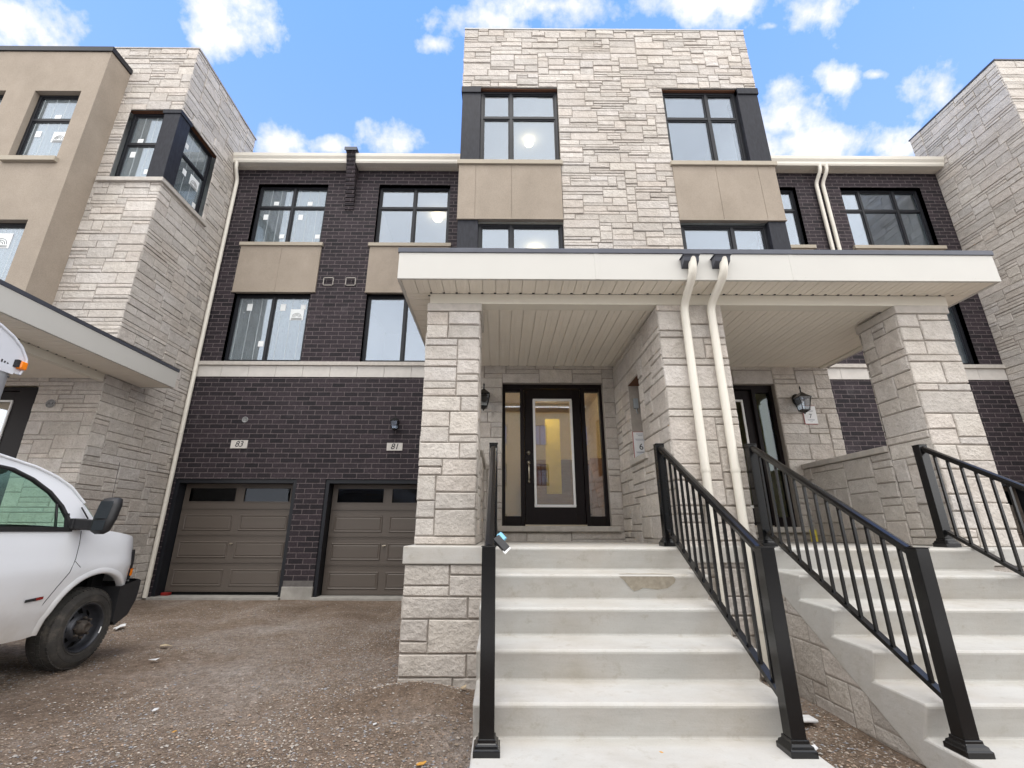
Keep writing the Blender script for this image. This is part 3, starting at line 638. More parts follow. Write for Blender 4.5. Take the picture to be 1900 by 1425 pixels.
# porch: canopy
CX0, CX1, CY, CZ0, CZ1 = -1.062, 5.17, 4.14, 3.672, 3.98
c = MB(); c.box(CX0, CX1, CY, CY + .03, CZ0, CZ1); c.box(CX0, CX0 + .03, CY + .03, 7.35, CZ0, CZ1); c.box(CX1 - .03, CX1, CY + .03, 7.35, CZ0, CZ1); c.box(CX0 + .03, CX1 - .03, 7.32, 7.35, CZ0, CZ1)
can = c.build('canopy', M['trim'], TH, bevel=.004)
c = MB()
for x in (.98, 3.02): c.box(x, x + .045, CY - .0025, CY + .004, CZ0 + .001, CZ1 - .001)
for i in range(14): c.box(CX0 + .25 + i * .44, CX0 + .256 + i * .44, CY - .002, CY + .002, CZ1 - .03, CZ1 - .024); c.box(CX0 + .25 + i * .44, CX0 + .256 + i * .44, CY - .002, CY + .002, CZ0 + .03, CZ0 + .036)
merge(can, c.build('fascia_joint', M['trim'], can))
c = MB(); c.box(CX0 - .012, CX1 + .012, CY - .012, YT - .02, CZ1, 4.034); c.box(CX0 - .012, TL - .02, YT - .02, 7.36, CZ1, 4.034); c.box(TR + .02, CX1 + .012, YT - .02, 7.36, CZ1, 4.034); c.build('canopy_flashing', M['flash'], can, bevel=.003)
s = MB(); strips(s, CX0 + .03, CX1 - .03, CY + .03, 4.455, CZ0 + .004, 'y', .139); strips(s, CX0 + .03, -.767, 4.457, 7.32, CZ0 + .004, 'x', .139); strips(s, 4.882, CX1 - .03, 4.457, 7.32, CZ0 + .004, 'x', .139)
sof = s.build('soffit', M['soffit'], can)
s = MB(); vent_dots(s, [(CX0 + .03 + .139 * (i + .98), 4.44, CZ0 + .004) for i in range(1, 43)]); vent_dots(s, [(-.785, 4.5 + .139 * i, CZ0 + .004) for i in range(14)] + [(4.90, 4.5 + .139 * i, CZ0 + .004) for i in range(14)]); merge(sof, s.build('vent_slot', M['void'], can))
c = MB(); c.box(-.766, 4.88, 4.457, 4.60, 3.553, CZ0 + .003); c.box(-.766, -.70, 4.60, 6.47, 3.553, CZ0 + .003); c.box(4.81, 4.88, 4.60, 6.47, 3.553, CZ0 + .003); c.build('beam', M['trim'], can, bevel=.004) if 0 else c.build('beam', simple('cream_beam_wrap', (.70, .66, .57), .5, .02), can, bevel=.004)
s = MB(); strips(s, -.70, 4.81, 4.60, 6.475, 3.575, 'y', .139); s.build('porch_ceiling', M['soffit'], can)
# scuppers and spouts
for x, xs_ in ((1.955, 2.0), (2.275, 2.285)):
    q = MB(); fr_ = lambda x_, a, z: (x_, a, z)
    q.prism([(CY - .001, 3.80), (CY - .001, 3.905), (CY - .11, 3.905), (CY - .095, 3.885), (CY - .085, 3.845)], x - .078, x + .078); q.box(x - .09, x + .09, CY - .118, CY - .001, 3.905, 3.915)
    q.build('scupper_box', M['flash'], can, bevel=.003)
    spout(TH, smooth_path([(x + .02, CY - .06, 3.90), (x + .01, CY - .06, 3.72), (xs_ - .04, 4.385, 3.50), (xs_ - .04, 4.385, 3.3), (xs_ - .04, 4.385, .05)], 7), .041)
# stonework of the porch
def core(o, x0, x1, y0, y1, z0, z1):
    m = MB(); m.box(x0, x1, y0, y1, z0, z1, ID, (.33, .295, .26)); t = m.build('tmp', M['stone']); bm = bmesh.new(); bm.from_mesh(o.data); bm.from_mesh(t.data); bm.to_mesh(o.data); bm.free(); me = t.data; bpy.data.objects.remove(t); bpy.data.meshes.remove(me)
def pier(name, parent, x0, x1, y0, y1, z0, z1, unit, seed, faces='flrb', label=None, holes=(), lens=(4, 9), **kw):
    sp = []; e = .016; base = dict(unit=unit, cw=.055, lens=lens, dep=(.010, .022), weights=(3, 5, 4)); base.update(kw)
    if 'f' in faces: sp.append((MY(y0), x0, x1, z0, z1, [], dict(base, seed=seed, ext0=e, ext1=e)))
    if 'l' in faces: sp.append((MXm(x0), y0, y1, z0, z1, list(holes), dict(base, seed=seed + 1, rec=.34 if holes else 0)))
    if 'r' in faces: sp.append((MXp(x1), y0, y1, z0, z1, list(holes), dict(base, seed=seed + 2, rec=.34 if holes else 0)))
    if 'b' in faces: sp.append((lambda u, n, z: (u, y1 + n, z), x0, x1, z0, z1, [], dict(base, seed=seed + 3, ext0=e, ext1=e)))
    return stone_part(name, parent, sp, label)
PZ = 1.078
for x0, x1, sd in ((-.772, -.235, 21), (4.285, 4.815, 31)):
    col = pier('stone_pillar', TH, x0, x1, 4.462, 4.98, PZ, 3.455, .079, sd, lens=(3, 8))
    c = MB(); c.box(x0 - .015, x1 + .035, 4.435, 5.02, 3.457, 3.552); c.build('pillar_cap', M['rocklime'], col, bevel=.01)
    w = pier('parapet_wall', TH, x0, x1, 4.985, 6.475, PZ, 2.045, .079, sd + 5, 'lr'); core(w, x0 + .001, x1 - .001, 4.99, 6.47, PZ + .001, 2.044)
    c = MB(); c.box(x0 - .045, x1 + .045, 5.0, 6.46, 2.047, 2.112); c.build('parapet_cap', M['rocklime'], w, bevel=.008)
NH = (5.31, 5.78, 2.07, 3.05)
mid = pier('stone_pillar', TH, 1.705, 2.376, 4.462, 6.475, -.05, 3.552, .079, 41, 'flr', 'broad middle stone pillar between the two front doors', [NH], lens=(4, 11))
c = MB(); c.box(1.66, 2.42, 5.20, 5.86, 2.0, 2.07); c.build('niche_sill', M['rocklime'], mid, bevel=.006)
c = MB(); c.box(1.70, 2.38, 5.30, 5.79, 3.045, 3.05); c.build('niche_lintel', M['rust'], mid)
nj = stone_part('niche_jamb', mid, [(MY(5.79), 1.70, 2.38, 2.07, 3.045, [], dict(unit=.079, cw=.055, seed=44, dep=(.006, .012)))])
D1 = (.035, 1.522, 1.272, 3.31); D2 = (2.56, 4.085, 1.272, 3.31)
FD = MY(6.48)
stone_part('porch_wall', TH, [(FD, -.77, 1.70, .93, 3.60, [D1], dict(unit=.077, cw=.055, seed=51, rec=.10, dep=(.008, .018), weights=(3, 5, 4), lens=(4, 11))),
    (FD, 2.38, 4.93, .93, 3.60, [D2], dict(unit=.077, cw=.055, seed=52, rec=.10, dep=(.008, .018), weights=(3, 5, 4), lens=(4, 11), ext1=.012))], 'stone wall behind the porch around the front doors')
for D, fl in ((D1, False), (D2, True)):
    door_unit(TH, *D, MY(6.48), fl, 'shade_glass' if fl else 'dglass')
    s = MB(); s.box(D[0] - .06, D[1] + .10, 6.405, 6.56, D[2] - .072, D[2] - .002); s.build('door_sill', M['rocklime'], TH, bevel=.008)
# hall behind each door: drywall, stair, yellow panel
for X0, X1, fl in ((D1[0] - .3, D1[1] + .25, 1), (D2[0] - .25, D2[1] + .3, -1)):
    q = MB(); y0, y1, z0, z1 = 6.68, 9.2, 1.27, 3.55
    q.face([(X0, y1, z0), (X1, y1, z0), (X1, y1, z1), (X0, y1, z1)]); q.face([(X0, y0, z1), (X1, y0, z1), (X1, y1, z1), (X0, y1, z1)])
    q.face([(X0, y0, z0), (X0, y1, z0), (X0, y1, z1), (X0, y0, z1)]); q.face([(X1, y0, z0), (X1, y1, z0), (X1, y1, z1), (X1, y0, z1)]); q.build('hall_lining', M['hall'], TH)
    q = MB(); q.box(X0, X1, y0, y1, 1.20, 1.262)
    for k in range(7): q.box(*sorted((fl * .72 + (X0 if fl > 0 else X1), (X1 if fl > 0 else X0) - fl * .02)), 7.35 + .25 * k, 7.62 + .25 * k, 1.262 + .18 * k, 1.262 + .18 * (k + 1))
    sx = sorted(((X1 if fl > 0 else X0) - fl * .30, (X1 if fl > 0 else X0) - fl * .02)); q.prism([(6.75, 1.262), (7.5, 1.262), (7.5, 2.35)], sx[0], sx[1])
    q.build('hall_stair', M['floorw'], TH)
    q = MB()
    if fl > 0: q.lathe([(.001, -.08), (.08, -.05), (.11, 0), (.08, .05), (.001, .08)], ((X0 + X1) / 2, 7.3, 3.44), 'Z', 14); q.build('hall_fill_light', M['hall_fill'], TH)  # unseen glowing globe, added to brighten the left hall
    q = MB(); xa = (X0 + X1) / 2; q.box(xa + .05, xa + .30, 7.9, 8.0, 1.8, 3.1); q.build('yellow_panel', M['yellow'], TH)  # plain panel put in for the yellow tone behind the door glass
# porch slab and plinths
SX = ((-.14, 1.62), (2.318, 4.22))
s = MB(); out = [(-.826, 6.5), (-.826, 4.165), (-.14, 4.165), (-.14, 4.30), (1.62, 4.30), (1.62, 4.425), (2.318, 4.425), (2.318, 4.30), (4.22, 4.30), (4.22, 4.165), (4.9, 4.165), (4.9, 6.5)]
s.prism(out, .932, PZ, lambda h, a, c: (a, c, h)); s.build('porch_slab', M['conc'], TH, bevel=.010)
pier('stone_plinth', TH, -.797, -.10, 4.20, 6.47, -.08, .93, .0835, 61, 'fl', 'stone plinth left of the steps', lens=(4, 10)); pier('stone_plinth', TH, 4.18, 4.86, 4.20, 6.47, -.08, .93, .0835, 66, 'fr', 'stone plinth right of the steps')

# ------------------------------------------------------------------ steps
S0, RUN, RIS = 4.109, .307, .19
def steps(x0, x1, label):
    pr_ = [(4.298, 1.077), (S0 + .02, 1.074), (S0, 1.062)]
    for k in range(1, 6):
        pr_ += [(S0 - RUN * (k - 1) + .062, 1.077 - RIS * k + .009), (S0 - RUN * k + .015, 1.077 - RIS * k), (S0 - RUN * k, 1.077 - RIS * k - .012)]
    pr_ += [(S0 - RUN * 5 + .03, -.12), (2.83, -.12), (4.298, .855)]
    t = thing('concrete_steps', label, 'steps', ((x0 + x1) / 2, 3.4, 0), 'concrete front steps')
    m = MB(); m.prism(pr_, x0, x1); o = m.build('step_flight', M['conc'], t, bevel=.012)
    sp = []; kw = dict(unit=.085, cw=.055, lens=(4, 10), dep=(.004, .009), weights=(3, 5, 4))
    for F_, sd_ in ((MXm(x0 + .014), 90), (MXp(x1 - .014), 91)): stone_part('stone_footing', t, [(F_, 2.95, 4.455, -.1, .84, [], dict(kw, seed=int(x0 * 10) + sd_))])
    return t
# the stone footing follows the underside of the flight: trim blocks above the slope
def trim_footing(t):
    for ch in t.children:
        if ch.name.startswith('stone_footing'):
            for o in [ch] + list(ch.children):
                bm = bmesh.new(); bm.from_mesh(o.data); no = Vector((0, -.658, 1)).normalized()
                bmesh.ops.bisect_plane(bm, geom=bm.verts[:] + bm.edges[:] + bm.faces[:], plane_co=Vector((0, 4.108, .775)), plane_no=no, clear_outer=True); bm.to_mesh(o.data); bm.free()
stp1 = steps(*SX[0], 'pale concrete steps up to the left front door, with a damp patch on a tread'); trim_footing(stp1)
stp2 = steps(*SX[1], 'pale concrete steps up to the right front door, their stone side wall showing'); trim_footing(stp2)
q = MB(); y0, y1, zt = S0 - RUN * 1, S0 - RUN, 1.077 - RIS
def blob(pts, F): q.face([F(*p) for p in pts])
# damp patch: runs over the nosing of the first tread and down its riser
P1 = [(.93, .02), (1.02, .05), (1.10, .03), (1.20, .06), (1.28, .04), (1.34, .01), (1.34, 0), (.93, 0)]
q.face([(x, S0 - RUN + .014 + d, 1.077 - RIS + .0015 + d * .04) for x, d in P1])
P2 = [(.92, 0), (.96, -.03), (1.0, -.075), (1.04, -.11), (1.08, -.10), (1.11, -.085), (1.16, -.09), (1.22, -.098), (1.30, -.085), (1.35, -.05), (1.36, -.02), (1.34, 0)]
q.face([(x, S0 - RUN - .0025 + (-d) * .345, 1.077 - RIS - .012 + d) for x, d in P2])
q.build('damp_patch', M['stain'], stp1)

# ------------------------------------------------------------------ railings
def railing(X, label):
    t = thing('railing', label, 'railing', (X, 2.79, .12), 'black metal stair railings')
    yA, zA, yB, zB = 2.79, .127, 4.35, 1.08
    for (y, z, h) in ((yA, zA, .995), (yB, zB, .925)):
        p = MB(); p.box(X - .039, X + .039, y - .039, y + .039, z + .05, z + h - .006); p.box(X - .043, X + .043, y - .043, y + .043, z + h - .006, z + h)
        po = p.build('post', M['alum'], t, bevel=.004)
        b_ = MB(); b_.grid([[(X + sx * w, y + sy * w, z + hh) for sx, sy in ((-1, -1), (1, -1), (1, 1), (-1, 1))] for w, hh in ((.068, 0), (.068, .032), (.062, .034), (.058, .048), (.047, .056), (.046, .072), (.040, .074))], None, False, True); b_.build('post_base', M['alum'], po, bevel=.003)
    sl = (zB + .885 - (zA + .93)) / (yB - yA)
    def rz(y, off=0): return zA + .945 + sl * (y - yA) + off
    r_ = MB(); prof = [(-.026, -.018), (-.029, .008), (-.022, .026), (0, .032), (.022, .026), (.029, .008), (.026, -.018)]
    r_.grid([[(X + a, y, rz(y) + c) for a, c in prof] for y in (yA + .04, yB - .04)], None, False, True); r_.build('handrail', M['alum'], t)
    lo = MB(); lo.grid([[(X + a, y, rz(y, -.745) + c) for a, c in ((-.02, -.016), (-.02, .016), (.02, .016), (.02, -.016))] for y in (yA + .04, yB - .04)], None, False, True); lo.build('bottom_rail', M['alum'], t)
    n = 13
    for i in range(n):
        y = yA + .04 + (yB - yA - .08) * (i + .75) / (n + .5); b_ = MB(); b_.box(X - .009, X + .009, y - .009, y + .009, rz(y, -.735), rz(y, -.012)); b_.build('baluster', M['alum'], t)
    return t
rl = railing(-.06, 'black metal railing seen end on at the left edge of the left steps')
for X, l_ in ((1.525, 'black metal railing on the right edge of the left steps'), (2.405, 'black metal railing on the left edge of the right steps'), (4.035, 'black metal railing on the far right, cut by the photo edge')):
    c_ = copy_tree(rl); c_.location.x = X; c_['label'] = l_

# ------------------------------------------------------------------ lanterns, plaques, notices and small fittings
LG = 'black wall lanterns'
lantern('black carriage lantern on the brick above plaque 81', -2.15, YB, 3.30, 1.05, LG)
lantern('black carriage lantern beside the left front door, half behind the pillar', -.235, 6.47, 3.03, 1.15, LG)
lantern('black carriage lantern beside the right front door, over the paper notice', 4.36, 6.47, 3.0, 1.15, LG)
def plaque(x0, x1, z0, z1, txt):
    t = thing('number_plaque', 'pale stone plaque reading %s set in the dark brick' % txt, 'number plaque', ((x0 + x1) / 2, YB, z0), 'house number plaques')
    p = MB(); p.box(x0, x1, -.01, .016, z0, z1, FB); p.build('plaque', M['lime'], t, bevel=.003)
    text_mesh(txt, .165, FB, (x0 + x1) / 2, (z0 + z1) / 2, .0165, 'numerals', t, .22, bold=.0015)
plaque(-5.485, -5.15, 2.79, 2.958, '83'); plaque(-2.305, -1.985, 2.757, 2.915, '81')
def jbox(label, F, u, z, r_=.062):
    m = MB(); m.grid([[F(u + rr * cos(k * pi / 10), n_, z + rr * sin(k * pi / 10)) for k in range(20)] for rr, n_ in ((r_, .0), (r_, .012), (r_ * .82, .012), (r_ * .8, -.0), (.001, .001))], None, True, True)
    for dx in (-.4, .4): m.box(u + dx * r_ - .006, u + dx * r_ + .006, 0, .02, z - .01, z + .02, F)
    m.tube([F(u - .03, .004, z - .01), F(u - .01, .03, z + .012), F(u + .02, .026, z - .006), F(u + .03, .006, z - .02)], .004, 6)
    return tag(m.build('junction_box', simple('pale_box_plastic', (.25, .25, .25), .6), None), label, 'junction box', 'open lamp junction boxes')
jbox('open round junction box on the brick above plaque 83', FB, -5.29, 3.39)
jbox('open round junction box on the stone wall of the left house', MY(7.22), -7.33, 3.16, .07)
def notice(label, F, u0, u1, z0, z1, txt, cat='notice', su=None):
    t = thing('paper_notice', label, cat, F((u0 + u1) / 2, 0, z0), 'paper lot notices')
    p = MB(); p.box(u0, u1, .0, .004, z0, z1, F); p.build('sheet', M['paper'], t)
    e = MB(); e.box(u0 - .008, u0, 0, .003, z0 - .008, z1 + .006, F); e.box(u0, u1, 0, .003, z0 - .008, z0, F); e.box(u0, u1, 0, .003, z1, z1 + .006, F); e.build('backing_card', M['pink'], t)
    um = su or (u0 + u1) / 2; text_mesh(txt, (z1 - z0) * .34, F, um, z0 + (z1 - z0) * .42, .005, 'numeral', t)
    l = MB(); H = z1 - z0
    for k, (a, w) in enumerate(((.92, .5), (.86, .3), (.72, .7), (.68, .6), (.22, .7), (.19, .62), (.10, .25))): l.box(um - (u1 - u0) * w / 2 * .8, um + (u1 - u0) * w / 2 * .8, .004, .0048, z0 + H * a, z0 + H * a + .005, F)
    l.build('small_print', simple('grey_ink', (.28, .28, .33), .8), t)
notice('white notice with a 7 on the stone beside the right front door, under the lantern', MY(6.462), 4.43, 4.615, 2.70, 2.965, '7')
notice('white notice with a 6 in the niche of the middle pillar', MY(5.776), 1.71, 1.955, 2.09, 2.42, '6', su=1.80)
m = MB(); m.box(1.745, 1.80, 0, .05, 2.73, 2.86, MY(5.775)); m.tube([MY(5.775)(1.77, .03, 2.73), MY(5.775)(1.775, .04, 2.68), MY(5.775)(1.79, .03, 2.66)], .008, 6)
tag(m.build('meter_sensor', simple('clear_grey_plastic', (.32, .35, .37), .15), None, bevel=.01), 'small grey sensor box on the jamb of the pillar niche', 'sensor')
# cordless tool battery and glove hung on the left railing
t = thing('cordless_tool', 'black and light blue cordless tool clipped to the left stair railing by the post top', 'tool', (.01, 2.87, 1.13))
def rb(mb, a, b, w, h, col=None): mb.tube([a, b], 0, 4, sq=(w, h))
m = MB(); rb(m, (-.02, 2.83, 1.165), (.045, 2.80, 1.098), .022, .016); m.build('battery_pack', M['plastic'], t, bevel=.004)
m = MB(); rb(m, (-.005, 2.84, 1.185), (.03, 2.82, 1.15), .018, .012); m.build('tool_grip', M['blue'], t, bevel=.005)
m = MB(); rb(m, (.035, 2.795, 1.106), (.05, 2.79, 1.092), .024, .005); m.tube([(-.025, 2.835, 1.15), (.0, 2.81, 1.12), (.03, 2.792, 1.088)], .004, 6); m.build('edge_trim', M['paper'], t)
m = MB(); m.box(4.10, 4.19, 0, .004, 1.085, 1.235, MY(6.33)); tg = m.build('yellow_tag', M['yellow'], None)
tag(tg, 'small yellow tag standing on the porch slab behind the second railing', 'tag')
m = MB(); m.box(-6.36, -6.22, 9.40, 9.50, .032, .083); tag(m.build('red_block', M['redl'], None, bevel=.006), 'small red block holding up the corner of the 83 garage door', 'block')
# ------------------------------------------------------------------ left and right neighbours
LH = thing('townhouse', 'left neighbouring townhouse with beige stucco front and corner window, cut by the photo edge', 'townhouse', (-9.5, 8, 0))
LY = 7.25; FL = MY(LY); FS = MXp(XL); LT = 11.15
cwf = (-7.62, XL + .1, 7.69, 9.43); cws = (LY - .1, 8.47, 7.69, 9.43); ld = (-9.15, -7.63, 1.3, 3.47)
stone_part('stone_cladding', LH, [
    (FL, -12.5, XL, -.05, LT, [cwf, ld, (-12.4, -8.05, 4.2, 10.2)], dict(unit=.074, cw=.06, seed=71, ext1=.016, lens=(4, 13), dep=(.008, .022))),
    (FS, LY, 9.275, -.05, LT, [cws], dict(unit=.074, cw=.06, seed=72, lens=(4, 13), dep=(.008, .022))),
    (FS, 9.275, 9.66, 10.0, LT, [], dict(unit=.074, cw=.06, seed=73))], 'pale stone facing of the left house')
p = MB(); p.box(-12.5, XL + .03, LY - .025, LY + .2, LT, LT + .035); p.box(XL - .2, XL + .03, LY + .2, 9.68, LT, LT + .035); p.build('parapet_cap', simple('beige_metal_coping', (.40, .37, .34), .5), LH, bevel=.004)
b = MB(); b.box(-12.5, XL - .02, 9.64, 9.66, 0, LT); b.box(-12.5, XL - .03, LY + .2, 9.66, LT - .25, LT - .2); b.build('rear_wall', M['brick'], LH)
d = MB(); d.box(-6.90, XL + .012, LY - .012, LY + .30, 7.69, 9.43); d.box(-6.93, XL + .03, LY - .03, LY + .33, 9.33, 9.425); d.build('corner_panel', M['panel'], LH, bevel=.004)
window(LH, FL, -7.62, -6.90, 7.69, 9.43, trans=[8.64], glass='dusty', rec=.09, stickers=[(-7.35, 8.75, .11, .10), (-7.42, 8.4, .10, .14), (-7.04, 7.98, .11, .11)], big=None, depth=2.0, room=False)
window(LH, FS, 7.55, 8.47, 7.69, 9.43, trans=[8.72], glass='dusty', rec=.09, stickers=[(7.75, 9.0, .09, .12), (7.86, 8.42, .11, .13), (8.32, 7.95, .10, .12)], big=(8.18, 8.42, .28), depth=.9, room=False)
q = MB(); A = [(-8.3, LY + .22), (XL - .2, LY + .22), (XL - .2, 9.1), (-8.3, 9.1)]
q.face([(x, y, 9.6) for x, y in A]); q.face([(x, y, 7.3) for x, y in A]); q.face([(-8.3, LY + .22, 7.3), (-8.3, 9.1, 7.3), (-8.3, 9.1, 9.6), (-8.3, LY + .22, 9.6)]); q.face([(-8.3, 9.1, 7.3), (XL - .2, 9.1, 7.3), (XL - .2, 9.1, 9.6), (-8.3, 9.1, 9.6)]); q.build('room_lining', M['room'], LH)
m = MB(); m.box(-7.66, -6.9, -.10, -.02, 9.43, 9.436, FL); m.box(7.56, 8.52, -.10, -.02, 9.43, 9.436, FS); m.build('steel_lintel', M['rust'], LH)
s = MB(); s.box(-7.80, XL + .07, LY - .07, LY + .05, 7.60, 7.69); s.box(XL - .05, XL + .07, LY + .05, 8.60, 7.60, 7.69); s.build('window_sill', M['rocklime'], LH, bevel=.008)
# stucco bay
SY = 6.75; FU = MY(SY); sx1 = -7.86
wl = [(-9.08, -8.18, 7.70, 9.34), (-11.5, -9.64, 7.70, 9.34), (-9.2, -8.26, 4.69, 6.36), (-11.5, -9.7, 4.69, 6.36)]
b = MB(); sheet(b, FU, -13, sx1, 3.9, 10.38, wl, 0, .12); b.box(sx1 - .02, sx1, SY + .001, LY - .012, 3.9, 10.38); b.build('stucco_wall', M['stucco'], LH)
c = MB(); c.box(-13, sx1 + .03, SY - .03, LY - .02, 10.38, 10.50); c.build('parapet_cap', M['black'], LH, bevel=.004)
window(LH, FU, *wl[0], trans=[8.72], glass='dusty', stickers=[(-8.6, 8.82, .12, .11), (-8.85, 8.4, .11, .14)], big=(-8.42, 8.33, .28)); window(LH, FU, *wl[1], mull=[-10.6], trans=[8.72], glass='dusty')
window(LH, FU, *wl[2], glass='dusty', big=(-8.75, 6.02, .34)); window(LH, FU, *wl[3], mull=[-10.6], glass='dusty')
for w in wl[:2]: s = MB(); s.box(w[0] - .05, w[1] + .05, -.05, .07, 7.60, 7.70, FU); s.build('window_sill', M['stuccotrim'], LH, bevel=.005)
# canopy of the left house
c = MB(); X1 = -5.95; c.box(X1 - .03, X1, 4.0, 8.0, 3.672, CZ1); c.box(-10.5, X1 - .03, 4.0, 4.03, 3.672, CZ1); c.box(XL + .02, X1 - .03, 7.97, 8.0, 3.672, CZ1)
lc = c.build('canopy', M['trim'], LH, bevel=.004)
c = MB(); c.box(-10.5, X1 + .012, 3.99, LY - .03, CZ1, 4.034); c.box(XL + .025, X1 + .012, LY - .03, 8.012, CZ1, 4.034); c.build('canopy_flashing', M['flash'], lc, bevel=.003)
s = MB(); strips(s, -6.60, X1 - .03, 4.03, LY, 3.676, 'x', .139); strips(s, XL + .03, X1 - .03, LY + .005, 7.97, 3.676, 'x', .139); sof = s.build('soffit', M['soffit'], lc)
s = MB(); vent_dots(s, [(XL + .02, 4.1 + .139 * i, 3.676) for i in range(22)]); merge(sof, s.build('vent_slot', M['void'], lc))
c = MB(); c.box(-6.68, XL + .005, 4.35, LY - .03, 3.553, 3.674); c.build('beam', simple('cream_beam', (.70, .66, .57), .5, .02), lc, bevel=.004)
s = MB(); strips(s, -10.4, -6.68, 4.35, LY - .03, 3.60, 'x', .139); s.build('porch_ceiling', M['soffit'], lc)
door_unit(LH, *ld, FL, True)
q = MB(); q.box(-7.99, ld[1] - .002, -.112, -.055, ld[2], ld[3] - .06, FL); q.build('door_panel', M['door'], LH)
q = MB(); q.box(-9.4, -7.4, 7.5, 7.55, 1.2, 3.6); q.build('hall_lining', M['hall'], LH)
s = MB(); s.box(-12, -7.4, 4.2, LY - .03, .932, PZ); s.build('porch_slab', M['conc'], LH) if 0 else None

RH = thing('townhouse', 'right neighbouring townhouse, a tall blank wall of pale stone at the photo edge', 'townhouse', (13, 8, 0))
RY = 7.39; RT = 11.16
stone_part('stone_cladding', RH, [(MXm(XR), RY, 9.275, -.05, RT, [], dict(unit=.070, cw=.06, seed=81, lens=(4, 14), dep=(.008, .022))), (MXm(XR), 9.275, 9.58, 10.0, RT, [], dict(unit=.07, cw=.06, seed=83)),
    (MY(RY), XR, 15, -.05, RT, [(12.4, 14, 4.2, 9.4)], dict(unit=.070, cw=.06, seed=82, ext0=.016, lens=(4, 14), dep=(.008, .022)))], 'pale stone facing of the right house')
p = MB(); p.box(XR - .03, 15, RY - .025, RY + .2, RT, RT + .035); p.box(XR - .03, XR + .2, RY + .2, 9.6, RT, RT + .035); p.build('parapet_cap', M['flash'], RH, bevel=.004)
b = MB(); b.box(XR + .02, 15, 9.56, 9.58, 0, RT); b.box(XR + .02, 15, RY + .2, 9.58, RT - .25, RT - .2); b.box(12.4, 14, RY + .1, RY + .14, 4.2, 9.4); b.build('rear_wall', M['stucco'], RH)

# ------------------------------------------------------------------ cutaway cube van
V = thing('cube_van', 'dusty white work van with silver box, parked nose to the garages at the left', 'van', (-4.8, 2.4, 0))
XS, XC = -3.83, -4.80          # visible side plane, centre line
def mir(p): return (2 * XC - p[0], p[1], p[2])
WY, WZ, WR = 4.755, .338, .338; AR = .462
def zb(y):
    d = y - WY
    return max(.35, .36 + math.sqrt(AR * AR - d * d)) if abs(d) < AR else .35
def lerp(tab, t):
    for (a, b), (c, d) in zip(tab, tab[1:]):
        if a <= t <= c: return b + (d - b) * (t - a) / (c - a)
    return tab[0][1] if t < tab[0][0] else tab[-1][1]
ztab = [(-9, 1.2), (4.60, 1.2), (4.75, 1.195), (4.9, 1.178), (5.0, 1.16), (5.15, 1.138), (5.21, 1.108), (5.25, 1.05), (5.27, .98)]
def sx(y, z):
    x = XS - .045 * ((z - .78) / .42) ** 2 - (.012 if z < .52 else 0)
    if abs(z - .86) < .09: x += .010 * (1 - abs(z - .86) / .09)
    if y > 4.95: x -= 1.25 * (y - 4.95) ** 2
    return x
yc = [1.0, 1.6, 2.2, 2.8, 3.3, 3.7, 4.0, 4.2] + [WY - AR * cos(pi * k / 16) for k in range(17)] + [5.235, 5.262]
yc = [y for y in yc if y < 5.268]
body = MB()
for side in (0, 1):
    rows = []
    for y in yc:
        a, c = zb(y), lerp(ztab, y); col = []
        if y > 5.04: a = max(a, .66)
        for k in range(15): z = a + (c - a) * k / 14; p = (sx(y, z), y, z); col.append(mir(p) if side else p)
        rows.append(col)
    body.grid(rows)
    # arch lip
    lip = [(sx(WY - AR * cos(t), zb(WY - AR * cos(t))) , WY - AR * cos(t), .36 + AR * sin(t)) for t in [pi * k / 24 for k in range(0, 21)]]
    r1 = [(p[0] + .002, WY + (p[1] - WY) * 1.075, .36 + (p[2] - .36) * 1.075) for p in lip]; r2 = [(p[0] + .016, p[1], p[2]) for p in lip]; r3 = [(p[0] + .008, WY + (p[1] - WY) * .96, .36 + (p[2] - .36) * .96) for p in lip]; r4 = [(p[0] - .05, q[1], q[2]) for p, q in zip(lip, r3)]
    R = [r1, r2, r3, r4]; body.grid([[mir(p) if side else p for p in r] for r in R])
# hood and nose
hood = []
for y in (4.52, 4.66, 4.8, 4.95, 5.08, 5.18, 5.25, 5.285, 5.30):
    yy = min(y, 5.262); a = sx(yy, lerp(ztab, yy)); zz = lerp(ztab, yy) - (max(0, y - 5.262) * 2); row = []
    for k in range(13):
        t = k / 12; x = a + (2 * XC - 2 * a) * t; row.append((x, y + .05 * sin(pi * t) * (1 if y > 5.1 else 0), zz + .05 * sin(pi * t) ** .7 * (1 if y < 5.2 else .6)))
    hood.append(row)
body.grid(hood)
nose = [[(x, y + .02, z) for (x, y, _) in hood[-1]] for z in (.92, .80, .68)]; body.grid([hood[-1]] + nose)
# greenhouse band (door header, A pillar) and roof
top = [(2.6, 1.80), (3.3, 1.795), (3.7, 1.775), (4.02, 1.715), (4.2, 1.655), (4.35, 1.575), (4.48, 1.435), (4.58, 1.31), (4.66, 1.2)]
win = [(2.6, 1.71), (3.15, 1.71), (3.55, 1.70), (3.82, 1.675), (3.99, 1.61), (4.14, 1.515), (4.25, 1.40), (4.32, 1.28), (4.34, 1.21)]
def gx(z): return XS - .04 - .20 * ((z - 1.2) / .6) ** 1.2
for side in (0, 1):
    rows = []
    for (a, c), (d, e) in zip(top, win):
        rows.append([(lambda p: mir(p) if side else p)((gx(d_[1]) + .0, d_[0], d_[1])) for d_ in [(a + (d - a) * t, c + (e - c) * t) for t in (0, .25, .5, .75, 1)]])
    body.grid(rows)
roof = [[(gx(z) + (2 * XC - 2 * gx(z)) * t, y, z + .07 * sin(pi * t)) for t in [k / 10 for k in range(11)]] for y, z in top[:4]]; body.grid(roof)
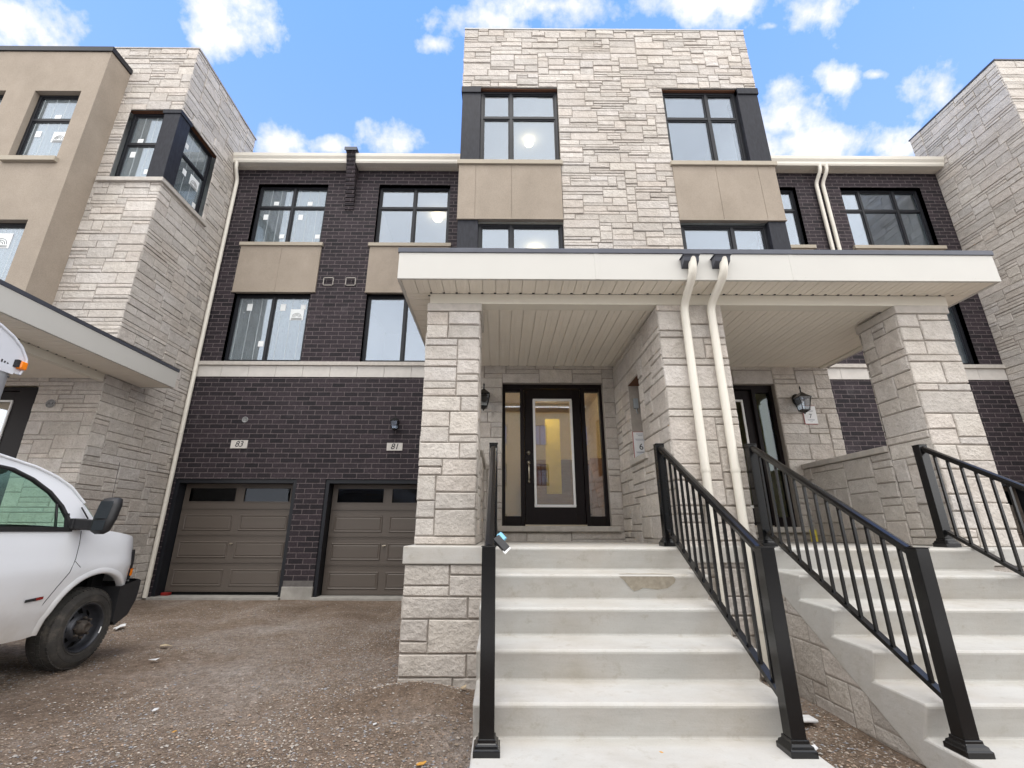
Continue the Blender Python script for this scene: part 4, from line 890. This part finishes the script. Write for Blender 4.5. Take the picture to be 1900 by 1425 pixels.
body.tube([(gx(c) + .004, a, c + .006) for a, c in top[:7]], .013, 6)
# B pillar, cab back
body.box(XS - .30, XS - .06, 2.9, 3.15, 1.2, 1.79); body.box(2 * XC - XS + .06, 2 * XC - XS + .30, 2.9, 3.15, 1.2, 1.79)
bo = body.build('cab_body', M['van'], V)
u = MB(); u.box(XS - 1.72, XS - .22, .2, 4.2, .25, .55); u.box(XS - 1.5, XS - .42, 4.2, 5.2, .3, 1.0); u.box(XS - .55, XS - .30, 4.22, 5.1, .84, .95); u.box(XS - .33, XS - .28, 5.02, 5.15, .3, .8); u.box(XS - 1.8, XS - .12, 2.6, 4.33, .5, .6); u.box(XS - 1.8, XS - .1, 4.28, 4.33, .5, 1.05); u.build('chassis', M['under'], V)
def seam(pts, par, r_=.0035, name='door_seam'):
    m = MB(); m.tube(pts, r_, 5); return m.build(name, M['under'], par)
seam([(sx(y, z) + .0005, y, z) for y, z in ((4.46, 1.19), (4.455, 1.08), (4.44, .95), (4.40, .84), (4.33, .74), (4.25, .62), (4.20, .5))], bo)
seam([(sx(y, z) + .0005, y, z) for y, z in ((4.44, .93), (4.50, .875))], bo, .0025)
m = MB(); m.grid([[(gx(c) + .004, a, c), (gx(c) - .012, a - .012, c - .012)] for a, c in win] ); w0 = [(gx(c) + .003, a, c) for a, c in win]
m.tube(w0, .016, 6); m.tube([(gx(1.2) + .006, 2.6, 1.205), (gx(1.2) + .006, 4.35, 1.205)], 0, 4, sq=(.006, .020)); m.tube([(gx(1.3) - .004, 4.22, 1.21), (gx(1.42), 4.205, 1.42)], .011, 6); m.tube([(gx(1.25) + .001, 4.31, 1.2), (gx(1.3) + .001, 4.29, 1.34)], 0, 4, sq=(.006, .02)); m.build('window_seal', M['plastic'], bo)
for side in (0, 1):
    g = MB(); f = (lambda p: mir(p)) if side else (lambda p: p)
    g.grid([[f((gx(1.2) - .006, a, 1.2)), f((gx(c) - .008, a, c))] for a, c in win]); g.build('side_window', M['carglass'], bo)
g = MB(); g.grid([[(gx(c) + (2 * XC - 2 * gx(c)) * t, a + .12 * sin(pi * t), c + .01) for t in [k / 10 for k in range(11)]] for a, c in top[3:]]); g.build('windscreen', M['carglass'], bo)
# bumper
m = MB(); prof = [(5.05, .66), (5.05, .34), (5.10, .30), (5.30, .37), (5.40, .50), (5.42, .60), (5.42, .69), (5.38, .705)]
rows = []
for k in range(17):
    t = k / 16; x = XS - .005 + (2 * XC - 2 * XS) * t; e = min(1, min(t, 1 - t) / .10); rows.append([(x, 5.05 + (y - 5.05) * (.72 + .28 * math.sqrt(e)) + .05 * sin(pi * t) * (1 if y > 5.1 else 0), z) for y, z in prof])
m.grid(rows, None, False); m.face(rows[0]); m.face(rows[-1]); m.build('bumper', M['plastic'], V)
# lamp strip on the front corner
m = MB(); m.tube([(sx(5.262, z) + .004, 5.272, z) for z in (1.0, .9, .8, .70)], 0, 4, sq=(.010, .014)); hl_ = m.build('headlight', M['plastic'], V)
m = MB(); m.tube([(sx(5.262, z) + .012, 5.278, z) for z in (.81, .74)], 0, 4, sq=(.010, .012)); m.build('turn_signal', M['amber'], hl_)
# mirror
mm = thing  # (kept as a part of the van)
m = MB(); m.tube([(gx(1.22) + .01, 4.36, 1.255), (-3.74, 4.385, 1.245), (-3.66, 4.39, 1.235)], 0, 4, sq=(.035, .045)); m.box(gx(1.2) - .01, gx(1.2) + .035, 4.31, 4.45, 1.205, 1.30); arm = m.build('mirror_arm', M['plastic'], V, bevel=.008)
m = MB(); rows = []
for h, (a, d_) in zip((1.165, 1.19, 1.30, 1.42, 1.475, 1.49), ((.03, .02), (.062, .045), (.078, .058), (.078, .056), (.066, .044), (.04, .02))):
    rows.append([(-3.60 + a * cx_, 4.375 + .22 * (h - 1.3) + d_ * cy_, h) for cx_, cy_ in ((-1, -.9), (1, -1), (1.05, .2), (.7, .95), (0, 1.2), (-.7, .95), (-1.05, .2))])
m.grid(rows, None, True, True); m.face(rows[0]); m.face(rows[-1]); mh = m.build('mirror_housing', M['plastic'], V)
m = MB(); m.face([(-3.665, 4.316, 1.30), (-3.545, 4.312, 1.30), (-3.545, 4.345, 1.455), (-3.665, 4.345, 1.455)]); m.build('mirror_glass', M['mirror'], mh)
m = MB(); m.face([(-3.655, 4.305, 1.20), (-3.55, 4.302, 1.20), (-3.55, 4.309, 1.285), (-3.655, 4.309, 1.285)]); m.build('mirror_glass', M['mirror'], mh)
m = MB(); m.box(XS + .006, XS + .009, 4.06, 4.21, .638, .660, lambda x, y, z: (x, y, z + (y - 4.06) * .06)); bd = m.build('side_badge', M['plastic'], V)
m = MB(); m.box(XS + .008, XS + .0105, 4.15, 4.21, .6395, .6585, lambda x, y, z: (x, y, z + (y - 4.06) * .06)); m.build('badge_tip', M['redl'], bd)
m = MB(); m.tube([(-4.1, 5.0, 1.2), (-4.1, 4.97, 1.9)], .002, 5); m.build('aerial', M['plastic'], V)
m = MB(); m.tube([(gx(1.3) + .02, 4.50, 1.30), (gx(1.3) + .0, 4.42, 1.40)], .006, 6); m.build('wiper', M['plastic'], V)
# interior
m = MB()
for xx in (-4.35, -5.25): m.box(xx - .24, xx + .24, 3.3, 3.75, .75, 1.0); m.box(xx - .23, xx + .23, 3.2, 3.36, 1.0, 1.45)
m.build('cab_seat', M['plastic'], V, bevel=.05)
m = MB(); m.box(XS - 1.8, XS - .14, 4.15, 4.55, .95, 1.225); m.build('dashboard', M['plastic'], V, bevel=.04)
m = MB(); m.tube([(-5.25 + .18 * cos(k * pi / 12), 4.02 + .09 * sin(k * pi / 12), 1.22 + .16 * sin(k * pi / 12)) for k in range(25)], .013, 6); m.build('steering_wheel', M['plastic'], V)
m = MB(); m.grid([[(-4.72 + .10 * a * cos(k * pi / 8), 4.30, 1.60 + .045 * a * sin(k * pi / 8)) for k in range(16)] for a in (.1, 1)], None, True, True); m.tube([(-4.72, 4.30, 1.62), (-4.72, 4.36, 1.70)], .007, 6); m.build('interior_mirror', M['plastic'], V)
# wheels
def wheel(xo, y, sgn=1):
    t = thing('w', '', '', (0, 0, 0)); bpy.data.objects.remove(t)
    c_ = (xo, y, WZ); m = MB(); s_ = sgn; q_ = .96
    prof = [(.205, .0), (.225, .012), (.26, .018), (.30, .014), (.325, -.004), (.342, -.02), (.351, -.045), (.352, -.10), (.352, -.16), (.344, -.20), (.30, -.215), (.21, -.205)]
    m.lathe([(r_ * q_, h * s_) for r_, h in prof], c_, 'X', 56)
    # tread lugs
    for k in range(56):
        a = 2 * pi * k / 56
        for h0, h1, off in ((-.012, -.058, 0), (-.068, -.10, .5), (-.11, -.145, 0), (-.155, -.195, .5)):
            a0 = a + off * 2 * pi / 56; w = .039
            P = []
            for rr in (.346 * q_, .3575 * q_):
                rr2 = rr - (.010 if h0 > -.03 or h1 < -.18 else 0)
                for hh in (h0, h1):
                    for da in (-w, w): P.append((xo + hh * s_, y + rr2 * cos(a0 + da), WZ + rr2 * sin(a0 + da)))
            for q in ((4, 5, 7, 6), (0, 1, 5, 4), (2, 6, 7, 3), (0, 4, 6, 2), (1, 3, 7, 5)): m.face([P[i] for i in q])
    # sidewall ribs
    for r_ in (.223, .278): m.lathe([(r_ - .003, .015 * s_), (r_, .022 * s_), (r_ + .003, .015 * s_)], c_, 'X', 48)
    ty = m.build('tyre', M['tyre'], V)
    m = MB(); m.lathe([(r_, h * s_) for r_, h in ((.208, .008), (.203, .014), (.196, .006), (.185, -.03), (.178, -.075), (.165, -.085))], c_, 'X', 40)
    # dished disc with hand holes
    for k in range(8):
        a0, a1 = 2 * pi * k / 8 + .2, 2 * pi * (k + 1) / 8 + .2 - .38
        rows = [[(xo + hh * s_, y + rr * cos(a0 + (a1 - a0) * q / 4), WZ + rr * sin(a0 + (a1 - a0) * q / 4)) for q in range(5)] for rr, hh in ((.165, -.085), (.145, -.075), (.12, -.055), (.105, -.035))]
        m.grid(rows)
    m.lathe([(r_, h * s_) for r_, h in ((.118, -.052), (.105, -.035), (.090, -.018), (.078, -.022), (.062, -.030))], c_, 'X', 36)
    rim = m.build('rim', M['rim'], ty)
    m = MB(); m.lathe([(r_, h * s_) for r_, h in ((.062, -.035), (.060, .0), (.048, .012), (.046, .03), (.030, .036), (.028, .02), (.001, .018))], c_, 'X', 24)
    for k in range(8):
        a = 2 * pi * k / 8; m.tube([(xo - .03 * s_, y + .083 * cos(a), WZ + .083 * sin(a)), (xo + .008 * s_, y + .083 * cos(a), WZ + .083 * sin(a))], .011, 6)
    m.build('hub', M['hubm'], ty)
    m = MB(); m.lathe([(r_, h * s_) for r_, h in ((.001, -.12), (.2, -.12))], c_, 'X', 24); m.build('brake_drum', M['under'], ty)
    m = MB(); m.tube([(xo + .010 * s_, y + .199 * cos(a), WZ + .199 * sin(a)) for a in (-.42, -.28, -.14)], .006, 6); m.build('wheel_weight', M['paper'], ty)
wheel(XS - .035, WY); wheel(2 * XC - XS + .035, WY, -1); wheel(XS + .02, .9); wheel(2 * XC - XS - .02, .9, -1)
# cargo box with rounded fibreglass nose
BX = -3.715; BW = 2 * (XC - BX)
m = MB(); rows = []
def rc(y, z0, z1):  # plan outline with rounded front corners
    pts = [(BX, -1.6)]; R0 = .12
    pts += [(BX - R0 + R0 * cos(t), y - R0 + R0 * sin(t)) for t in [pi / 2 * k / 6 for k in range(7)]]
    pts += [(BX + BW + R0 - R0 * sin(t), y - R0 + R0 * cos(t)) for t in [pi / 2 * k / 6 for k in range(7)]] + [(BX + BW, -1.6)]
    return pts
pl = rc(3.347, 0, 0); m.grid([[(x, y, z) for x, y in pl] for z in (.78, 1.2, 1.8, 2.335)], None, True, True); m.face([(x, y, .78) for x, y in pl]); m.face([(x, y, 2.335) for x, y in pl]); bx_ = m.build('cargo_box', M['silver'], V)
m = MB(); cap = [(3.347, 2.338), (3.36, 2.40), (3.372, 2.414), (3.36, 2.47), (3.30, 2.545), (3.22, 2.60), (3.115, 2.645), (2.95, 2.69), (2.7, 2.73), (2.3, 2.75), (-1.6, 2.75)]
m.grid([[(BX + .002, y, z) for y, z in cap] , [(BX - .03, y - .0, z + .012) for y, z in cap], [(XC, y, z + .06) for y, z in cap], [(BX + BW + .03, y, z + .012) for y, z in cap], [(BX + BW - .002, y, z) for y, z in cap]])
m.face([(BX + .001, y, z) for y, z in cap] + [(BX + .001, -1.6, 2.338)]); m.face([(BX + BW - .001, y, z) for y, z in cap] + [(BX + BW - .001, -1.6, 2.338)]); cp_ = m.build('nose_cap', M['cap'], bx_)
m = MB(); m.tube([(BX + .004, y, z) for y, z in cap[:-1]], .012, 6); m.box(BX + .001, BX + .008, -1.6, 3.30, 2.325, 2.375); m.build('trim_strip', M['cap'], bx_)
m = MB()
for k in range(20): m.lathe([(.001, .008), (.008, .004), (.008, 0)], (BX + .001, 3.28 - .075 * k, 2.30), 'X', 8)
for k in range(30): m.box(BX + .001, BX + .0035, 3.24 - .022 * k, 3.25 - .022 * k, 2.39, 2.40 + .006 * (k % 3))
merge(bx_, m.build('rivets', M['rim'], bx_))
m = MB(); m.box(BX - .02, BX + .035, 3.305, 3.365, 2.375, 2.44); m.build('marker_lamp', M['amber'], bx_, bevel=.012)
m = MB(); m.box(BX - .0, BX + .03, 3.285, 3.31, 2.385, 2.44); m.build('lamp_bracket', M['plastic'], bx_)

# ------------------------------------------------------------------ the row across the street (mirrored in the door glass)
OH = thing('townhouse', 'beige townhouse across the street, seen only as a reflection in the front door glass', 'townhouse', (0, -21, 0))
oh = []
for i in range(-5, 6):
    for z0_, z1_ in ((4.4, 6.0), (7.4, 9.0), (1.0, 2.4)): oh.append((i * 3.1 - .55, i * 3.1 + .55, z0_, z1_))
FO = lambda u, n, z: (u, -21 + n, z)
b = MB(); sheet(b, FO, -18, 18, 0, 10, oh, 0, .12); b.build('stucco_wall', simple('tan_stucco', (.68, .52, .30), .9, .08, 2, .2, 100), OH)
b = MB(); b.box(-18.2, 18.2, -31, -20.8, 10, 10.3); b.build('roof', M['roof'], OH)
b = MB(); b.box(-18, 18, -30.9, -30.8, 0, 10); b.box(-18, -17.9, -30.8, -21, 0, 10); b.box(17.9, 18, -30.8, -21, 0, 10); b.build('rear_wall', M['stucco'], OH)
for h in oh: window(OH, FO, *h, mull=[(h[0] + h[1]) / 2], rec=.10, room=False, sash=False)
b = MB(); b.box(-17.8, 17.8, -22.6, -22.5, 0, 10); b.build('room_lining', M['room'], OH)
# ------------------------------------------------------------------ leaves and litter
def flat(name, mat, label, cat, x, y, z, s, seed, n=9, group=None, el=1.6):
    r = random.Random(seed); m = MB(); a0 = r.uniform(0, 6); pts = []
    for k in range(n):
        a = 2 * pi * k / n; rr = s * r.uniform(.55, 1.1); px, py = rr * cos(a) * el, rr * sin(a) * .7; pts.append((x + px * cos(a0) - py * sin(a0), y + px * sin(a0) + py * cos(a0), z + .006 + r.uniform(0, s * .35)))
    c_ = (x, y, z + .012)
    for k in range(n): m.face([pts[k], pts[(k + 1) % n], c_]); 
    lo = [(p[0], p[1], p[2] - .003) for p in pts]; cl = (x, y, z + .007)
    for k in range(n): m.face([lo[k], lo[(k + 1) % n], cl]); m.face([pts[k], pts[(k + 1) % n], lo[(k + 1) % n], lo[k]])
    return tag(m.build(name, M[mat], None), label, cat, group)
flat('dry_leaf', 'leaf', 'curled yellow leaf on the gravel at the foot of the left steps', 'leaf', -.42, 2.97, .0, .024, 1, group='yellow dry leaves')
flat('dry_leaf', 'leaf', 'small yellow leaf on the lowest visible concrete tread', 'leaf', .83, 2.79, .124, .010, 2, group='yellow dry leaves')
flat('dry_leaf', 'leaf', 'small yellow leaf out on the open gravel', 'leaf', -2.02, 3.38, .0, .013, 3, group='yellow dry leaves')
flat('plastic_scrap', 'litter', 'white scrap of plastic on the gravel in front of the stone plinth', 'litter', -.79, 3.45, .02, .02, 4, 6, 'pale scraps of litter')
flat('plastic_scrap', 'litter', 'white scrap lying on the dirt halfway to the left garage', 'litter', -3.34, 5.05, 0, .032, 5, 7, 'pale scraps of litter')
flat('plastic_scrap', 'litter', 'pale scrap lying in the middle of the gravel', 'litter', -2.4, 3.75, 0, .022, 6, 7, 'pale scraps of litter')
flat('plastic_scrap', 'litter', 'crumpled pale rag on the dirt by the van bumper', 'litter', -4.9, 6.6, 0, .09, 7, 11, 'pale scraps of litter', 2.2)
flat('wood_chip', 'straw', 'pale wood chip leaning in the gravel beside the steps', 'litter', -.27, 4.02, .06, .035, 8, 5, None, 2.2)
flat('wood_chip', 'straw', 'long pale splinter on the dirt between van and plinth', 'litter', -3.6, 5.6, .0, .05, 9, 6, None, 2.6)
flat('plastic_scrap', 'litter', 'white scrap in the gravel strip between the two steps, near its front', 'litter', 1.78, 3.1, .02, .04, 10, 8, 'pale scraps of litter')
m = MB(); m.box(1.93, 2.06, 3.62, 3.66, .0, .14); m.box(1.90, 2.10, 3.52, 3.62, .012, .03); tag(m.build('styrofoam_piece', M['litter'], None, bevel=.008), 'white foam offcut standing in the gravel strip between the steps', 'litter')

# ------------------------------------------------------------------ camera, light, sky
cam = bpy.data.cameras.new('camera'); co = bpy.data.objects.new('camera', cam); C.objects.link(co)
F_PX = 847.74; cam.sensor_width = 36; cam.lens = F_PX / 1900 * 36; cam.shift_x = 19.65 / 1900; cam.clip_start = .05; cam.clip_end = 2000
p, yw, ro = R_(17.886), R_(.173), R_(.2)
fw = Vector((sin(yw) * cos(p), cos(yw) * cos(p), sin(p))); rt = Vector((cos(yw), -sin(yw), 0)); up = rt.cross(fw)
Rr = rt * cos(ro) + up * sin(ro); Uu = up * cos(ro) - rt * sin(ro)
co.matrix_world = Matrix(((Rr.x, Uu.x, -fw.x, 0), (Rr.y, Uu.y, -fw.y, 0), (Rr.z, Uu.z, -fw.z, 1.2), (0, 0, 0, 1)))
S = bpy.context.scene; S.camera = co
SUN_EL, SUN_AZ = R_(68), R_(180)      # azimuth clockwise from +Y: high behind the camera, a little to the left
sd = Vector((sin(SUN_AZ) * cos(SUN_EL), cos(SUN_AZ) * cos(SUN_EL), sin(SUN_EL)))
sun = bpy.data.lights.new('sun', 'SUN'); sun.energy = .85; sun.angle = R_(26); sun.color = (1, .965, .92); so = bpy.data.objects.new('sun', sun); C.objects.link(so); so.rotation_euler = (-sd).to_track_quat('-Z', 'Y').to_euler()
w = bpy.data.worlds.new('World'); S.world = w; w.use_nodes = True; nt = w.node_tree; bg = nt.nodes['Background']
sky = N(nt, 'ShaderNodeTexSky', sky_type='NISHITA', sun_disc=False, sun_elevation=SUN_EL, sun_rotation=SUN_AZ, altitude=200, air_density=1.0, dust_density=.6, ozone_density=2.2)
tc = N(nt, 'ShaderNodeTexCoord'); D = tc.outputs['Generated']
sp = N(nt, 'ShaderNodeSeparateXYZ'); L(nt, D, sp.inputs[0])
# gnomonic coordinates of the sky direction about an axis tilted 40 degrees up towards the houses
ax = Vector((0, cos(R_(40)), sin(R_(40)))); e1 = Vector((1, 0, 0)); e2 = e1.cross(ax)
def dot(v):
    m_ = N(nt, 'ShaderNodeVectorMath', operation='DOT_PRODUCT'); L(nt, D, m_.inputs[0]); m_.inputs[1].default_value = v; return m_.outputs['Value']
dz = math_(nt, 'MAXIMUM', dot(ax), .05); ga = math_(nt, 'DIVIDE', dot(e1), dz); gb = math_(nt, 'DIVIDE', dot(e2), dz)
cbn = N(nt, 'ShaderNodeCombineXYZ'); L(nt, ga, cbn.inputs[0]); L(nt, gb, cbn.inputs[1]); G = cbn.outputs[0]
n1 = N(nt, 'ShaderNodeTexNoise'); n1.inputs['Scale'].default_value = 5.5; n1.inputs['Detail'].default_value = 8; n1.inputs['Roughness'].default_value = .62; L(nt, G, n1.inputs['Vector'])
n2 = N(nt, 'ShaderNodeTexNoise'); n2.inputs['Scale'].default_value = 16; n2.inputs['Detail'].default_value = 6; n2.inputs['Roughness'].default_value = .6; L(nt, G, n2.inputs['Vector'])
def pxdir(u_, v_):
    d = fw + Rr * ((u_ - 930.35) / F_PX) - Uu * ((v_ - 712.5) / F_PX); return Vector((d.dot(e1) / d.dot(ax), d.dot(e2) / d.dot(ax)))
clouds = [(60, 45, 120, 62), (110, 95, 60, 30), (405, 20, 70, 50), (430, 70, 62, 46), (508, 262, 52, 42), (610, 272, 34, 16), (712, 262, 42, 30), (870, 40, 110, 34), (1050, 10, 190, 40), (1300, 5, 220, 34), (1500, 22, 70, 48), (800, 80, 50, 18),
          (1553, 150, 42, 26), (1740, 160, 62, 48), (1432, 48, 20, 10), (1625, 138, 22, 10), (1460, 215, 95, 52), (1530, 265, 105, 44), (1665, 275, 46, 36), (1400, 280, 60, 60), (1430, 560, 200, 120)]
acc = None
for (u_, v_, a, b_) in clouds:
    c0 = pxdir(u_, v_); sa = (pxdir(u_ + a, v_) - c0).length; sb = (pxdir(u_, v_ - b_) - c0).length
    m1 = N(nt, 'ShaderNodeVectorMath', operation='SUBTRACT'); L(nt, G, m1.inputs[0]); m1.inputs[1].default_value = (c0.x, c0.y, 0)
    m2 = N(nt, 'ShaderNodeVectorMath', operation='DIVIDE'); L(nt, m1.outputs[0], m2.inputs[0]); m2.inputs[1].default_value = (sa * 1.15, sb * 1.15, 1)
    m3 = N(nt, 'ShaderNodeVectorMath', operation='LENGTH'); L(nt, m2.outputs[0], m3.inputs[0]); v1 = math_(nt, 'SUBTRACT', 1, m3.outputs['Value'])
    acc = v1 if acc is None else math_(nt, 'MAXIMUM', acc, v1)
nz = math_(nt, 'ADD', math_(nt, 'MULTIPLY', math_(nt, 'SUBTRACT', n1.outputs['Fac'], .5), 3.4), math_(nt, 'MULTIPLY', math_(nt, 'SUBTRACT', n2.outputs['Fac'], .5), 2.4))
dens = ramp(nt, math_(nt, 'ADD', math_(nt, 'MAXIMUM', acc, -1.8), nz), [(.0, (0, 0, 0)), (.3, (.35, .35, .35)), (.9, (1, 1, 1))])
# a broad bank of cloud overhead and behind the camera, widened and brightened as fill
n3 = N(nt, 'ShaderNodeTexNoise'); n3.inputs['Scale'].default_value = 2.2; n3.inputs['Detail'].default_value = 6; L(nt, D, n3.inputs['Vector'])
bank = ramp(nt, math_(nt, 'ADD', math_(nt, 'MULTIPLY', math_(nt, 'ABSOLUTE', sp.outputs[0]), .25), math_(nt, 'SUBTRACT', math_(nt, 'MULTIPLY', n3.outputs['Fac'], .5), sp.outputs[1])), [(.05, (0, 0, 0)), (.35, (1, 1, 1))])
dn = math_(nt, 'MAXIMUM', dens, bank)
tint = mixc(nt, sky.outputs[0], (1.15, 1.55, 2.2), 1, 'MULTIPLY')
K = 15.0
ccol = ramp(nt, n1.outputs['Fac'], [(.3, (.80, .84, .92)), (.6, (1, 1, 1))]); ccb = ramp(nt, n3.outputs['Fac'], [(.35, (.62, .63, .655)), (.65, (.84, .835, .825))])
cc = mixc(nt, ccol, ccb, bank); km = N(nt, 'ShaderNodeVectorMath', operation='SCALE'); L(nt, cc, km.inputs[0]); L(nt, math_(nt, 'ADD', math_(nt, 'MULTIPLY', math_(nt, 'MULTIPLY', bank, K - 5.2), math_(nt, 'SUBTRACT', 1.45, math_(nt, 'MULTIPLY', sp.outputs[2], .85))), 5.2), km.inputs['Scale'])
hz_ = math_(nt, 'MINIMUM', math_(nt, 'MULTIPLY', math_(nt, 'SUBTRACT', .90, sp.outputs[2]), 1.7, clamp=True), .6)
tint = mixc(nt, tint, (1.9, 2.85, 4.6), hz_)
final = mixc(nt, tint, km.outputs[0], dn); L(nt, final, bg.inputs[0]); bg.inputs[1].default_value = .12
vs = S.view_settings; vs.view_transform = 'Standard'; vs.look = 'None'; vs.gamma = 1; vs.exposure = .86
S.render.engine = 'CYCLES'; S.cycles.max_bounces = 8; S.cycles.transparent_max_bounces = 12
